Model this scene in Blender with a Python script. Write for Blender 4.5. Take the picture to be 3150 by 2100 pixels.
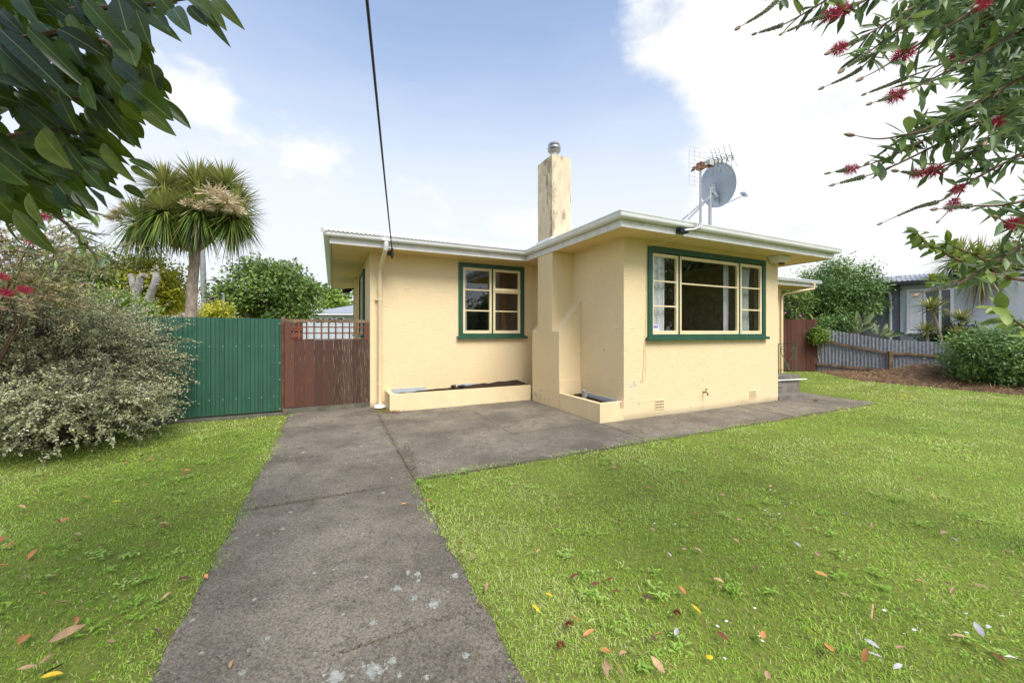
import bpy, math, random
import numpy as np
from mathutils import Vector, Matrix, Quaternion
random.seed(7); rng = np.random.default_rng(11)
for o in list(bpy.data.objects): bpy.data.objects.remove(o)
SC = bpy.context.scene; COL = SC.collection
# ------------------------------------------------------------------ camera
F, CX, CY, EYE = 1160.0, 1575.0, 1020.8, 1.5
TH = 0.4443; CT, ST = math.cos(TH), math.sin(TH)
cam = bpy.data.cameras.new('camera'); cam.sensor_width = 36; cam.lens = 36 * F / 3150
cam.shift_y = -(1050 - CY) / 3150; cam.clip_start = .05; cam.clip_end = 2000
camo = bpy.data.objects.new('camera', cam); COL.objects.link(camo)
camo.location = (0, 0, EYE); camo.rotation_euler = (math.pi / 2, 0, 0); SC.camera = camo

def node(nt, typ, inp=None, **props):
    nd = nt.nodes.new(typ)
    for k, v in props.items(): setattr(nd, k, v)
    for k, v in (inp or {}).items():
        if isinstance(v, bpy.types.NodeSocket): nt.links.new(v, nd.inputs[k])
        else: nd.inputs[k].default_value = v
    return nd
def mth(nt, op, a, b=0.0, c=None, clamp=False):
    i = {0: a, 1: b}
    if c is not None: i[2] = c
    return node(nt, 'ShaderNodeMath', i, operation=op, use_clamp=clamp).outputs[0]
def sstep(nt, x, a, b, lo=0., hi=1.):
    return node(nt, 'ShaderNodeMapRange', {'Value': x, 'From Min': a, 'From Max': b, 'To Min': lo, 'To Max': hi},
                interpolation_type='SMOOTHSTEP').outputs[0]
def mix(nt, f, a, b, bt='MIX'):
    n = node(nt, 'ShaderNodeMix', data_type='RGBA', blend_type=bt)
    for k, v in ((0, f), (6, a), (7, b)):
        if isinstance(v, bpy.types.NodeSocket): nt.links.new(v, n.inputs[k])
        else: n.inputs[k].default_value = (*v, 1) if isinstance(v, tuple) and len(v) == 3 else v
    return n.outputs[2]

# ------------------------------------------------------------------ world, sun, exposure
SUN_AZ, SUN_EL = math.radians(150), math.radians(52)      # azimuth clockwise from +Y
W = bpy.data.worlds.new('World'); SC.world = W; W.use_nodes = True
nt = W.node_tree; nt.nodes.clear()
sky = node(nt, 'ShaderNodeTexSky', sky_type='NISHITA', sun_disc=False, sun_elevation=SUN_EL, sun_rotation=SUN_AZ,
           altitude=20, air_density=1.0, dust_density=1.0, ozone_density=1.1)
tc = node(nt, 'ShaderNodeTexCoord'); D = node(nt, 'ShaderNodeVectorMath', {0: tc.outputs['Generated']}, operation='NORMALIZE').outputs[0]
sep = node(nt, 'ShaderNodeSeparateXYZ', {0: D}); ez = sep.outputs[2]
mp = node(nt, 'ShaderNodeMapping', {'Vector': D, 'Scale': (1, 1, 1.7)})
n1 = node(nt, 'ShaderNodeTexNoise', {'Vector': mp.outputs[0], 'Scale': 3.2, 'Detail': 9, 'Roughness': .56, 'Distortion': .25}).outputs[0]
n2 = node(nt, 'ShaderNodeTexNoise', {'Vector': mp.outputs[0], 'Scale': 9.0, 'Detail': 6, 'Roughness': .6}).outputs[0]
mpw = node(nt, 'ShaderNodeMapping', {'Vector': D, 'Scale': (1, 1, 4.5)})
n3 = node(nt, 'ShaderNodeTexNoise', {'Vector': mpw.outputs[0], 'Scale': 2.6, 'Detail': 7, 'Roughness': .6}).outputs[0]
bias = None
def sdir(xs, ys): return Vector(((xs - CX) / F, 1, (CY - ys) / F)).normalized()
for xs, ys, inner, outer, amp in ((2960, 560, 15, 30, .50), (2180, -40, 3, 13, .26), (1560, 900, 2, 20, .10), (570, 440, 1, 9, .22),
                                  (960, 500, 1, 8, .20), (1260, 610, 1, 8, .14), (540, 130, 1, 7, .13), (2700, 60, 6, 20, .30),
                                  (2270, 330, 0, 7, -.10)):
    d = node(nt, 'ShaderNodeVectorMath', {0: D, 1: tuple(sdir(xs, ys))}, operation='DOT_PRODUCT').outputs['Value']
    t = sstep(nt, d, math.cos(math.radians(outer)), math.cos(math.radians(inner)), 0, amp)
    bias = t if bias is None else mth(nt, 'ADD', bias, t)
raw = mth(nt, 'ADD', mth(nt, 'ADD', mth(nt, 'MULTIPLY', n1, .75), mth(nt, 'MULTIPLY', n2, .28)), bias)
cum = sstep(nt, raw, .63, .84)
veil = sstep(nt, mth(nt, 'ADD', ez, mth(nt, 'MULTIPLY', mth(nt, 'SUBTRACT', n3, .5), .14)), .72, .20, 0.10, .94)
shade = sstep(nt, mth(nt, 'ADD', mth(nt, 'MULTIPLY', n2, .6), mth(nt, 'MULTIPLY', n1, .5)), .30, .72, 2.9, 3.7)
ccol = node(nt, 'ShaderNodeCombineXYZ', {0: mth(nt, 'MULTIPLY', shade, .985), 1: mth(nt, 'MULTIPLY', shade, .995), 2: mth(nt, 'MULTIPLY', shade, 1.01)}).outputs[0]
skb = node(nt, 'ShaderNodeVectorMath', {0: sky.outputs[0], 'Scale': .92}, operation='SCALE').outputs[0]
skyc = mix(nt, veil, skb, (3.0, 3.1, 3.28))
skyc = mix(nt, cum, skyc, ccol)
bg = node(nt, 'ShaderNodeBackground', {'Color': skyc, 'Strength': .145})
out = node(nt, 'ShaderNodeOutputWorld', {'Surface': bg.outputs[0]})
sl = bpy.data.lights.new('sun', 'SUN'); sl.energy = 1.9; sl.angle = math.radians(30); sl.color = (1, .955, .88)
so = bpy.data.objects.new('sun', sl); COL.objects.link(so)
sv = Vector((math.sin(SUN_AZ) * math.cos(SUN_EL), math.cos(SUN_AZ) * math.cos(SUN_EL), math.sin(SUN_EL)))
so.rotation_euler = sv.to_track_quat('Z', 'Y').to_euler(); so.location = sv * 30
VS = SC.view_settings; VS.view_transform = 'Standard'; VS.look = 'None'; VS.exposure = 1.12; VS.gamma = 1; VS.use_curve_mapping = False
SC.cycles.max_bounces = 8; SC.cycles.transparent_max_bounces = 12

# ------------------------------------------------------------------ helpers
def hw(u, v, z=0.0): return Vector((u * CT - v * ST, u * ST + v * CT, z))          # house axes -> world
def wh(x, y): return (x * CT + y * ST, -x * ST + y * CT)                             # world -> house axes
def at(xs, ys, Y): return Vector(((xs - CX) * Y / F, Y, EYE - (ys - CY) * Y / F))
def ground(xs, ys, z=0.0): return at(xs, ys, (EYE - z) * F / (ys - CY))
OFF = {}
class MB:
    def __init__(s): s.v = []; s.f = []; s.m = []
    def add(s, vs, fs, m=0):
        k = len(s.v); s.v += [tuple(p) for p in vs]; s.f += [tuple(k + i for i in f) for f in fs]; s.m += [m] * len(fs); return s
    def hexa(s, p, m=0): return s.add(p, [(0, 3, 2, 1), (4, 5, 6, 7), (0, 1, 5, 4), (1, 2, 6, 5), (2, 3, 7, 6), (3, 0, 4, 7)], m)
    def box(s, x0, x1, y0, y1, z0, z1, m=0):
        return s.hexa([(x0, y0, z0), (x1, y0, z0), (x1, y1, z0), (x0, y1, z0), (x0, y0, z1), (x1, y0, z1), (x1, y1, z1), (x0, y1, z1)], m)
    def bar(s, a, b, w, h, m=0, up=(0, 0, 1)):
        a, b = Vector(a), Vector(b); d = (b - a).normalized(); x = d.cross(Vector(up))
        x = x.normalized() if x.length > 1e-6 else Vector((1, 0, 0)); y = x.cross(d)
        q = lambda c: [c - x * w / 2 - y * h / 2, c + x * w / 2 - y * h / 2, c + x * w / 2 + y * h / 2, c - x * w / 2 + y * h / 2]
        return s.hexa(q(a) + q(b), m)
    def tube(s, path, rad, n=8, m=0, cap=True):
        P = [Vector(p) for p in path]
        if not hasattr(rad, '__len__'): rad = [rad] * len(P)
        ref = None; rings = []
        for i, p in enumerate(P):
            t = (P[min(i + 1, len(P) - 1)] - P[max(i - 1, 0)]).normalized()
            if ref is None:
                ref = t.cross(Vector((0, 0, 1)))
                if ref.length < 1e-3: ref = t.cross(Vector((1, 0, 0)))
            ref = (ref - t * ref.dot(t)).normalized(); b = t.cross(ref)
            rings.append([p + (ref * math.cos(2 * math.pi * k / n) + b * math.sin(2 * math.pi * k / n)) * rad[i] for k in range(n)])
        vs = [q for r in rings for q in r]; fs = []
        for i in range(len(P) - 1):
            for k in range(n): fs.append((i * n + k, i * n + (k + 1) % n, (i + 1) * n + (k + 1) % n, (i + 1) * n + k))
        if cap: fs += [tuple(range(n - 1, -1, -1)), tuple((len(P) - 1) * n + k for k in range(n))]
        return s.add(vs, fs, m)
    def lathe(s, o, prof, n=16, m=0, axis=(0, 0, 1)):
        q = Vector((0, 0, 1)).rotation_difference(Vector(axis).normalized()); o = Vector(o); vs = []; fs = []
        for r, z in prof: vs += [o + q @ Vector((r * math.cos(2 * math.pi * k / n), r * math.sin(2 * math.pi * k / n), z)) for k in range(n)]
        for i in range(len(prof) - 1):
            for k in range(n): fs.append((i * n + k, i * n + (k + 1) % n, (i + 1) * n + (k + 1) % n, (i + 1) * n + k))
        return s.add(vs, fs, m)
    def prism(s, poly, z0, z1, m=0):      # horizontal polygon extruded in z
        n = len(poly)
        return s.add([(x, y, z0) for x, y in poly] + [(x, y, z1) for x, y in poly],
                     [tuple(range(n - 1, -1, -1)), tuple(range(n, 2 * n))] + [(i, (i + 1) % n, n + (i + 1) % n, n + i) for i in range(n)], m)
    def blob(s, c, r, n=8, m=0, jit=0):
        R = r if hasattr(r, '__len__') else (r, r, r); c = Vector(c); vs = []; fs = []; k = n // 2
        for i in range(k + 1):
            a = math.pi * i / k
            for j in range(n):
                b = 2 * math.pi * j / n; q = 1 + random.uniform(-jit, jit)
                vs.append(c + Vector((R[0] * math.sin(a) * math.cos(b) * q, R[1] * math.sin(a) * math.sin(b) * q, R[2] * math.cos(a) * q)))
        for i in range(k):
            for j in range(n): fs.append((i * n + j, (i + 1) * n + j, (i + 1) * n + (j + 1) % n, i * n + (j + 1) % n))
        return s.add(vs, fs, m)
    def mesh(s, name, mats, off=(0, 0, 0), smooth=False):
        me = bpy.data.meshes.new(name); me.from_pydata([(a - off[0], b - off[1], c - off[2]) for a, b, c in s.v], [], s.f)
        for m in (mats if isinstance(mats, (list, tuple)) else [mats]): me.materials.append(m)
        if any(s.m): me.polygons.foreach_set('material_index', s.m)
        if smooth: me.polygons.foreach_set('use_smooth', [True] * len(s.f)); me.set_sharp_from_angle(angle=math.radians(smooth if smooth is not True else 40))
        me.update(); return me
def link(name, data, parent=None):
    o = bpy.data.objects.new(name, data); COL.objects.link(o)
    if parent is not None: o.parent = parent; OFF[o] = OFF[parent]
    return o
def tag(o, label=None, cat=None, group=None, kind=None):
    for k, v in (('label', label), ('category', cat), ('group', group), ('kind', kind)):
        if v: o[k] = v
    return o
def thing(name, label, cat, pos, house=True, group=None):
    o = link(name, None); o.empty_display_size = .2; OFF[o] = tuple(pos)
    if house: o.location = hw(*pos); o.rotation_euler = (0, 0, TH)
    else: o.location = pos
    return tag(o, label, cat, group)
def part(mb, name, mat, parent, smooth=False, label=None, kind=None):
    return tag(link(name, mb.mesh(name, mat, OFF[parent], smooth), parent), label, None, None, kind)
def solo(mb, name, mat, label, cat, pos, house=True, group=None, smooth=False, kind=None):
    o = link(name, mb.mesh(name, mat, pos, smooth)); OFF[o] = tuple(pos)
    if house: o.location = hw(*pos); o.rotation_euler = (0, 0, TH)
    else: o.location = pos
    return tag(o, label, cat, group, kind)
def npmesh(name, V, Fc, mat, tint=None, smooth=False):
    V = np.asarray(V, np.float32).reshape(-1, 3); Fc = np.asarray(Fc, np.int32); k = Fc.shape[1]
    me = bpy.data.meshes.new(name); me.vertices.add(len(V)); me.vertices.foreach_set('co', V.ravel())
    me.loops.add(Fc.size); me.loops.foreach_set('vertex_index', Fc.ravel())
    me.polygons.add(len(Fc)); me.polygons.foreach_set('loop_start', np.arange(0, Fc.size, k, dtype=np.int32))
    me.polygons.foreach_set('loop_total', np.full(len(Fc), k, np.int32))
    if tint is not None:
        a = me.attributes.new('tint', 'FLOAT', 'FACE'); a.data.foreach_set('value', np.asarray(tint, np.float32))
    if smooth: me.polygons.foreach_set('use_smooth', np.ones(len(Fc), bool))
    me.materials.append(mat); me.update(calc_edges=True); return me
def unit(a): return a / np.maximum(np.linalg.norm(a, axis=-1, keepdims=True), 1e-9)
def rdir(n): return unit(rng.normal(size=(n, 3)))
def leafcloud(P, Dn, Nn, L, Wd, tint, fold=.15, mid=.42):
    """folded diamond leaves: two triangles each"""
    n = len(P); Dn = unit(Dn); S = unit(np.cross(Dn, Nn)); U = np.cross(S, Dn)
    L = np.broadcast_to(np.asarray(L, float), (n,))[:, None]; Wd = np.broadcast_to(np.asarray(Wd, float), (n,))[:, None]
    up = U * Wd * fold
    V = np.stack([P, P + Dn * L * mid + S * Wd * .5 + up, P + Dn * L - U * L * .06, P + Dn * L * mid - S * Wd * .5 + up], 1)
    b = np.arange(n)[:, None] * 4
    Fc = np.concatenate([b + [0, 1, 2], b + [0, 2, 3]], 1).reshape(-1, 3)
    return V.reshape(-1, 3), Fc, np.repeat(tint, 2)
def blades(P, Dn, L, Wd, bend, tint, up=(0, 0, 1.)):
    """bent strap leaves: five vertices, three triangles"""
    n = len(P); Dn = unit(Dn); S = unit(np.cross(Dn, np.array(up) + rng.normal(size=(n, 3)) * .05))
    L = np.broadcast_to(np.asarray(L, float), (n,))[:, None]; Wd = np.broadcast_to(np.asarray(Wd, float), (n,))[:, None]; bend = np.broadcast_to(np.asarray(bend, float), (n,))[:, None]
    m = P + Dn * L * .5 - np.array([0, 0, 1.]) * bend * L * .22; t = P + Dn * L - np.array([0, 0, 1.]) * bend * L
    V = np.stack([P - S * Wd * .4, P + S * Wd * .4, m - S * Wd * .5, m + S * Wd * .5, t], 1)
    b = np.arange(n)[:, None] * 5
    return V.reshape(-1, 3), np.concatenate([b + [0, 1, 3], b + [0, 3, 2], b + [2, 3, 4]], 1).reshape(-1, 3), np.repeat(tint, 3)
def cat_(*a):
    V = []; Fc = []; T = []; k = 0
    for v, f, t in a: V.append(v); Fc.append(f + k); T.append(t); k += len(v)
    return np.concatenate(V), np.concatenate(Fc), np.concatenate(T)
_lat = rng.random((64, 64))
def vnoise(x, y):
    xi = np.floor(x).astype(int); yi = np.floor(y).astype(int); fx = x - xi; fy = y - yi; fx = fx * fx * (3 - 2 * fx); fy = fy * fy * (3 - 2 * fy)
    g = lambda a, b: _lat[a % 64, b % 64]
    return (g(xi, yi) * (1 - fx) + g(xi + 1, yi) * fx) * (1 - fy) + (g(xi, yi + 1) * (1 - fx) + g(xi + 1, yi + 1) * fx) * fy

# ------------------------------------------------------------------ materials
def newmat(name):
    m = bpy.data.materials.new(name); m.use_nodes = True; t = m.node_tree; return m, t, t.nodes['Principled BSDF']
def objco(t, stretch=(1, 1, 1)):
    return node(t, 'ShaderNodeMapping', {'Vector': node(t, 'ShaderNodeTexCoord').outputs['Object'], 'Scale': stretch}).outputs[0]
def basic(name, col, rough=.55, var=.12, vscale=5, col2=None, bump=0., bscale=60, spec=.35, metal=0., stretch=(1, 1, 1), rnd=0., bdist=.01, speck=None):
    m, t, b = newmat(name); co = objco(t, stretch)
    nz = node(t, 'ShaderNodeTexNoise', {'Vector': co, 'Scale': vscale, 'Detail': 6, 'Roughness': .62}).outputs[0]
    f = sstep(t, nz, .3, .7)
    c = mix(t, f, tuple(x * (1 - var) for x in col), col2 or tuple(min(1, x * (1 + var)) for x in col))
    if speck:
        nz2 = node(t, 'ShaderNodeTexNoise', {'Vector': co, 'Scale': speck[1], 'Detail': 4, 'Roughness': .7}).outputs[0]
        c = mix(t, sstep(t, nz2, speck[2], speck[3]), c, speck[0])
    if rnd:
        r = node(t, 'ShaderNodeObjectInfo').outputs['Random']
        c = node(t, 'ShaderNodeHueSaturation', {'Color': c, 'Value': sstep(t, r, 0, 1, 1 - rnd, 1 + rnd)}).outputs[0]
    t.links.new(c, b.inputs['Base Color'])
    b.inputs['Roughness'].default_value = rough; b.inputs['Specular IOR Level'].default_value = spec; b.inputs['Metallic'].default_value = metal
    if bump:
        h = node(t, 'ShaderNodeTexNoise', {'Vector': co, 'Scale': bscale, 'Detail': 5, 'Roughness': .65}).outputs[0]
        bp = node(t, 'ShaderNodeBump', {'Height': h, 'Strength': bump, 'Distance': bdist}); t.links.new(bp.outputs[0], b.inputs['Normal'])
    return m
def leafmat(name, cols, rough=.45, transl=.3, spec=.35, use_random=False, tcol=None, back=None, rib=False):
    m, t, b = newmat(name)
    fac = node(t, 'ShaderNodeObjectInfo').outputs['Random'] if use_random else node(t, 'ShaderNodeAttribute', attribute_name='tint').outputs['Fac']
    r = node(t, 'ShaderNodeValToRGB', {'Fac': fac}); e = r.color_ramp.elements
    e[0].color = (*cols[0], 1); e[1].color = (*cols[-1], 1)
    for i, c in enumerate(cols[1:-1]):
        q = e.new((i + 1) / (len(cols) - 1)); q.color = (*c, 1)
    c = r.outputs[0]
    if back: c = mix(t, node(t, 'ShaderNodeNewGeometry').outputs['Backfacing'], c, back)
    if use_random:
        nz = node(t, 'ShaderNodeTexNoise', {'Vector': objco(t), 'Scale': 30, 'Detail': 3}).outputs[0]
        c = node(t, 'ShaderNodeHueSaturation', {'Color': c, 'Value': sstep(t, nz, .2, .8, .75, 1.25)}).outputs[0]
    if rib:
        so_ = node(t, 'ShaderNodeSeparateXYZ', {0: objco(t)}); ay = mth(t, 'ABSOLUTE', so_.outputs[1])
        vn = mth(t, 'ABSOLUTE', mth(t, 'SUBTRACT', mth(t, 'FRACT', mth(t, 'MULTIPLY', mth(t, 'SUBTRACT', so_.outputs[0], mth(t, 'MULTIPLY', ay, .7)), 95.0)), .5))
        c = mix(t, mth(t, 'MULTIPLY', sstep(t, vn, .08, .0), .22), c, (.12, .17, .05)); c = mix(t, mth(t, 'MULTIPLY', sstep(t, ay, .0016, .0008), .6), c, (.20, .24, .08))
    t.links.new(c, b.inputs['Base Color']); b.inputs['Roughness'].default_value = rough; b.inputs['Specular IOR Level'].default_value = spec
    if transl:
        tr = node(t, 'ShaderNodeBsdfTranslucent', {'Color': mix(t, .5, c, tcol or cols[-1])})
        ms = node(t, 'ShaderNodeMixShader', {0: transl, 1: b.outputs[0], 2: tr.outputs[0]})
        t.links.new(ms.outputs[0], t.nodes['Material Output'].inputs[0])
    return m
YEL = (.80, .635, .385)
def stucco():
    m, t, b = newmat('yellow stucco'); tcn = node(t, 'ShaderNodeTexCoord'); s = node(t, 'ShaderNodeSeparateXYZ', {0: tcn.outputs['Object']})
    h = mth(t, 'ADD', s.outputs[0], s.outputs[1])
    wv = node(t, 'ShaderNodeCombineXYZ', {0: h, 1: s.outputs[2]}).outputs[0]
    dist = node(t, 'ShaderNodeTexNoise', {'Vector': wv, 'Scale': 5.5, 'Detail': 2})
    wv2 = node(t, 'ShaderNodeVectorMath', {0: wv, 1: node(t, 'ShaderNodeVectorMath', {0: dist.outputs['Color'], 'Scale': .10}, operation='SCALE').outputs[0]}, operation='ADD').outputs[0]
    rot = node(t, 'ShaderNodeMapping', {'Vector': wv2, 'Rotation': (0, 0, math.radians(33)), 'Scale': (1, 1, 1)}).outputs[0]
    st = node(t, 'ShaderNodeVectorMath', {0: rot, 1: (4.6, 15.5, 1)}, operation='MULTIPLY').outputs[0]
    vo = node(t, 'ShaderNodeTexVoronoi', {'Vector': st, 'Scale': 1.0, 'Randomness': .85}, feature='DISTANCE_TO_EDGE', voronoi_dimensions='2D').outputs['Distance']
    ridge = sstep(t, vo, .0, .10, 1, 0)
    # ridges fade in and out like trowel ends
    pat = node(t, 'ShaderNodeTexNoise', {'Vector': wv, 'Scale': 7, 'Detail': 2}).outputs[0]
    ridge = mth(t, 'MULTIPLY', ridge, sstep(t, pat, .36, .58))
    fine = node(t, 'ShaderNodeTexNoise', {'Vector': wv, 'Scale': 26, 'Detail': 6, 'Roughness': .6}).outputs[0]
    hgt = mth(t, 'ADD', ridge, mth(t, 'MULTIPLY', fine, .30))
    bp = node(t, 'ShaderNodeBump', {'Height': hgt, 'Strength': .55, 'Distance': .007}); t.links.new(bp.outputs[0], b.inputs['Normal'])
    big = node(t, 'ShaderNodeTexNoise', {'Vector': tcn.outputs['Object'], 'Scale': 1.1, 'Detail': 5, 'Roughness': .6}).outputs[0]
    c = mix(t, sstep(t, big, .3, .7), (.80, .645, .405), (.80, .63, .37))
    dz = mth(t, 'ADD', s.outputs[2], mth(t, 'MULTIPLY', big, -.16)); c = mix(t, mth(t, 'MULTIPLY', sstep(t, dz, .05, -.07), .55), c, (.33, .29, .20))
    chip = node(t, 'ShaderNodeTexNoise', {'Vector': wv, 'Scale': 11, 'Detail': 3, 'Roughness': .7}).outputs[0]
    c = mix(t, sstep(t, chip, .755, .765), c, (.74, .73, .72))
    t.links.new(c, b.inputs['Base Color']); b.inputs['Roughness'].default_value = .62; b.inputs['Specular IOR Level'].default_value = .25
    return m
M_stucco = stucco()
M_yel = basic('yellow smooth plaster', YEL, .6, .03, 1.5, bump=.12, bscale=24, spec=.25)
M_yelwood = basic('cream painted timber', (.80, .66, .42), .42, .04, 4, spec=.4)
M_soffit = basic('yellow soffit paint', (.76, .58, .28), .6, .06, 2, spec=.25)
M_white = basic('white gutter paint', (.78, .79, .79), .38, .05, 3, spec=.45, speck=((.45, .44, .38), 8, .66, .82))
M_fascia = basic('off white fascia paint', (.70, .69, .66), .5, .10, 6, spec=.35, speck=((.30, .27, .20), 12, .62, .82))
M_roof = basic('white roof paint', (.82, .83, .84), .45, .03, 2, spec=.4)
M_green = basic('dark green trim paint', (.028, .092, .056), .38, .12, 6, spec=.45)
M_chim = basic('weathered chimney render', (.66, .545, .37), .75, .12, 3, bump=.5, bscale=30, spec=.2, stretch=(2.2, 2.2, .8), speck=((.27, .22, .145), 2.8, .46, .70))
M_dark = basic('dark void', (.012, .012, .012), .9, .1)
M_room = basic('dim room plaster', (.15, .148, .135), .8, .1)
M_soil_ventshade = basic('planter soil', (.055, .036, .024), .95, .5, 20, bump=1., bscale=60, spec=.1, bdist=.03)
M_liner = basic('pale plastic liner', (.47, .51, .52), .35, .05)
M_pipe = basic('cream pipe paint', (.80, .66, .42), .4, .03, 4)
M_black = basic('black plastic', (.015, .015, .015), .45, .1)
M_steel = basic('galvanised steel', (.34, .35, .36), .45, .12, 20, spec=.5, metal=.5)
M_rust = basic('rusty iron', (.16, .075, .04), .75, .4, 30)
M_alu = basic('dull aluminium', (.50, .49, .45), .45, .12, 20, metal=.3)
M_eld = basic('dull grey aerial rod', (.20, .20, .19), .5, .2, 30)
M_dish = basic('grey dish paint', (.27, .31, .35), .5, .08, 5)
M_conc = basic('old step concrete', (.20, .18, .155), .9, .25, 5, bump=.4, bscale=50, spec=.2, speck=((.10, .095, .07), 7, .52, .72))
M_kerb = basic('mossy concrete kerb', (.13, .125, .09), .9, .3, 8, bump=.4, bscale=50, spec=.2)
M_brownw = basic('red brown stained board', (.150, .064, .041), .7, .3, 3, stretch=(9, 9, 1.0), rnd=.30, bump=.5, bscale=8, spec=.25, col2=(.095, .044, .032),
                 speck=((.34, .25, .17), 7, .63, .74))
M_brownm = basic('worn brown board', (.135, .060, .040), .75, .4, 3, stretch=(9, 9, .8), rnd=.15, bump=.5, bscale=8, spec=.25, col2=(.075, .040, .030), speck=((.27, .19, .13), 5, .58, .85))
M_browno = basic('flaking dark board', (.125, .066, .047), .8, .4, 3, stretch=(14, 14, .8), rnd=.15, bump=.6, bscale=8, spec=.2, col2=(.080, .048, .037), speck=((.29, .21, .145), 5, .50, .72))
M_brownl = basic('brown lattice batten', (.17, .062, .036), .7, .3, 5, rnd=.15, spec=.25)
M_rail = basic('weathered rail timber', (.19, .13, .085), .85, .4, 4, bump=.5, bscale=30, spec=.2, speck=((.10, .11, .04), 6, .55, .75))
M_brownf = basic('rusty brown paling', (.15, .058, .035), .8, .35, 4, stretch=(5, 5, 1), rnd=.18, bump=.3, bscale=20, spec=.2, col2=(.10, .05, .038))
M_fgreen = basic('green coated steel', (.036, .112, .074), .42, .10, 3, spec=.45, stretch=(1, 1, .5), speck=((.09, .16, .13), 40, .72, .82))
M_zinc = basic('weathered zinc sheet', (.25, .27, .30), .6, .3, 14, spec=.4, metal=.25, rnd=.1, speck=((.13, .12, .115), 9, .55, .75))
M_screw = basic('screw head', (.65, .68, .70), .35, .05, metal=.3)
M_gwall = basic('grey house render', (.20, .225, .26), .8, .08, 10, bump=.3, bscale=60)
M_gwall2 = basic('pale grey render', (.50, .54, .57), .8, .06, 10)
M_groof = basic('grey iron roof', (.30, .32, .35), .5, .08, 3, spec=.4)
M_wtrim = basic('white trim', (.80, .80, .80), .4, .03)
M_blk = basic('black gutter', (.025, .027, .03), .4, .1)
M_bark = basic('pale bark', (.34, .27, .21), .9, .35, 12, bump=1., bscale=30, bdist=.03, stretch=(1, 1, .4))
M_bark2 = basic('grey bark', (.30, .28, .255), .9, .35, 9, bump=1., bscale=18, bdist=.04, stretch=(1, 1, .5))
M_twig = basic('twig bark', (.13, .085, .06), .85, .3, 30)
M_stem = basic('red brown twig', (.15, .09, .06), .8, .3, 40)
M_pole = basic('grey pole', (.24, .25, .26), .8, .2, 6)
M_red = leafmat('red stamens', [(.36, .012, .05), (.58, .05, .12)], .5, .25)
M_bead = basic('grey green capsule', (.17, .19, .11), .7, .3, 40)
M_bud = basic('brown bud', (.24, .17, .12), .7, .3, 60)
M_curt = basic('white net curtain', (.80, .80, .82), .8, .05)
M_curtg = basic('grey green curtain', (.60, .64, .62), .8, .12, 8)
def glass():
    m, t, b = newmat('window glass'); t.nodes.remove(b)
    gm = node(t, 'ShaderNodeNewGeometry'); c = mth(t, 'ABSOLUTE', node(t, 'ShaderNodeVectorMath', {0: gm.outputs['Normal'], 1: gm.outputs['Incoming']}, operation='DOT_PRODUCT').outputs['Value'])
    f = mth(t, 'ADD', mth(t, 'MULTIPLY', mth(t, 'POWER', mth(t, 'SUBTRACT', 1.0, c, clamp=True), 5.0), .85), .115, clamp=True)
    ms = node(t, 'ShaderNodeMixShader', {0: f, 1: node(t, 'ShaderNodeBsdfTransparent', {'Color': (.86, .88, .87, 1)}).outputs[0],
                                         2: node(t, 'ShaderNodeBsdfGlossy', {'Roughness': .01, 'Color': (.95, .97, 1, 1)}).outputs[0]})
    t.links.new(ms.outputs[0], t.nodes['Material Output'].inputs[0]); return m
M_glass = glass()
def pathmat():
    m, t, b = newmat('old exposed aggregate concrete'); co = node(t, 'ShaderNodeNewGeometry').outputs['Position']
    big = node(t, 'ShaderNodeTexNoise', {'Vector': co, 'Scale': 1.3, 'Detail': 6, 'Roughness': .62}).outputs[0]
    med = node(t, 'ShaderNodeTexNoise', {'Vector': co, 'Scale': 7, 'Detail': 6, 'Roughness': .7}).outputs[0]
    c = mix(t, sstep(t, big, .33, .68), (.140, .119, .092), (.275, .238, .182))
    c = mix(t, sstep(t, med, .50, .72), c, (.135, .122, .078))
    bl = node(t, 'ShaderNodeTexNoise', {'Vector': co, 'Scale': 2.6, 'Detail': 8, 'Roughness': .72, 'Distortion': .6}).outputs[0]
    c = mix(t, mth(t, 'MULTIPLY', sstep(t, bl, .52, .70), .75), c, (.088, .076, .058)); gr_ = node(t, 'ShaderNodeTexNoise', {'Vector': co, 'Scale': 55, 'Detail': 4, 'Roughness': .8}).outputs[0]
    c = mix(t, .55, c, node(t, 'ShaderNodeHueSaturation', {'Color': c, 'Value': sstep(t, gr_, .3, .7, .35, 1.75)}).outputs[0])
    vo = node(t, 'ShaderNodeTexVoronoi', {'Vector': co, 'Scale': 120, 'Randomness': 1})
    sp = node(t, 'ShaderNodeSeparateColor', {0: vo.outputs['Color']})
    c = mix(t, mth(t, 'MULTIPLY', sstep(t, sp.outputs[0], .35, 1), mth(t, 'MULTIPLY', sstep(t, vo.outputs['Distance'], .55, .2), .7)), c, (.33, .30, .255))
    c = mix(t, mth(t, 'MULTIPLY', sstep(t, sp.outputs[1], .6, 1), .5), c, (.045, .040, .036))
    vs = node(t, 'ShaderNodeTexVoronoi', {'Vector': co, 'Scale': 9, 'Randomness': 1})
    c = mix(t, mth(t, 'MULTIPLY', sstep(t, vs.outputs['Distance'], .14, .07), sstep(t, node(t, 'ShaderNodeSeparateColor', {0: vs.outputs['Color']}).outputs[0], .80, .84)), c, (.40, .385, .34))
    t.links.new(c, b.inputs['Base Color']); b.inputs['Roughness'].default_value = .92; b.inputs['Specular IOR Level'].default_value = .2
    hh = mth(t, 'ADD', mth(t, 'MULTIPLY', vo.outputs['Distance'], -.6), med)
    bp = node(t, 'ShaderNodeBump', {'Height': hh, 'Strength': .8, 'Distance': .006}); t.links.new(bp.outputs[0], b.inputs['Normal']); return m
M_path = pathmat()
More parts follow.
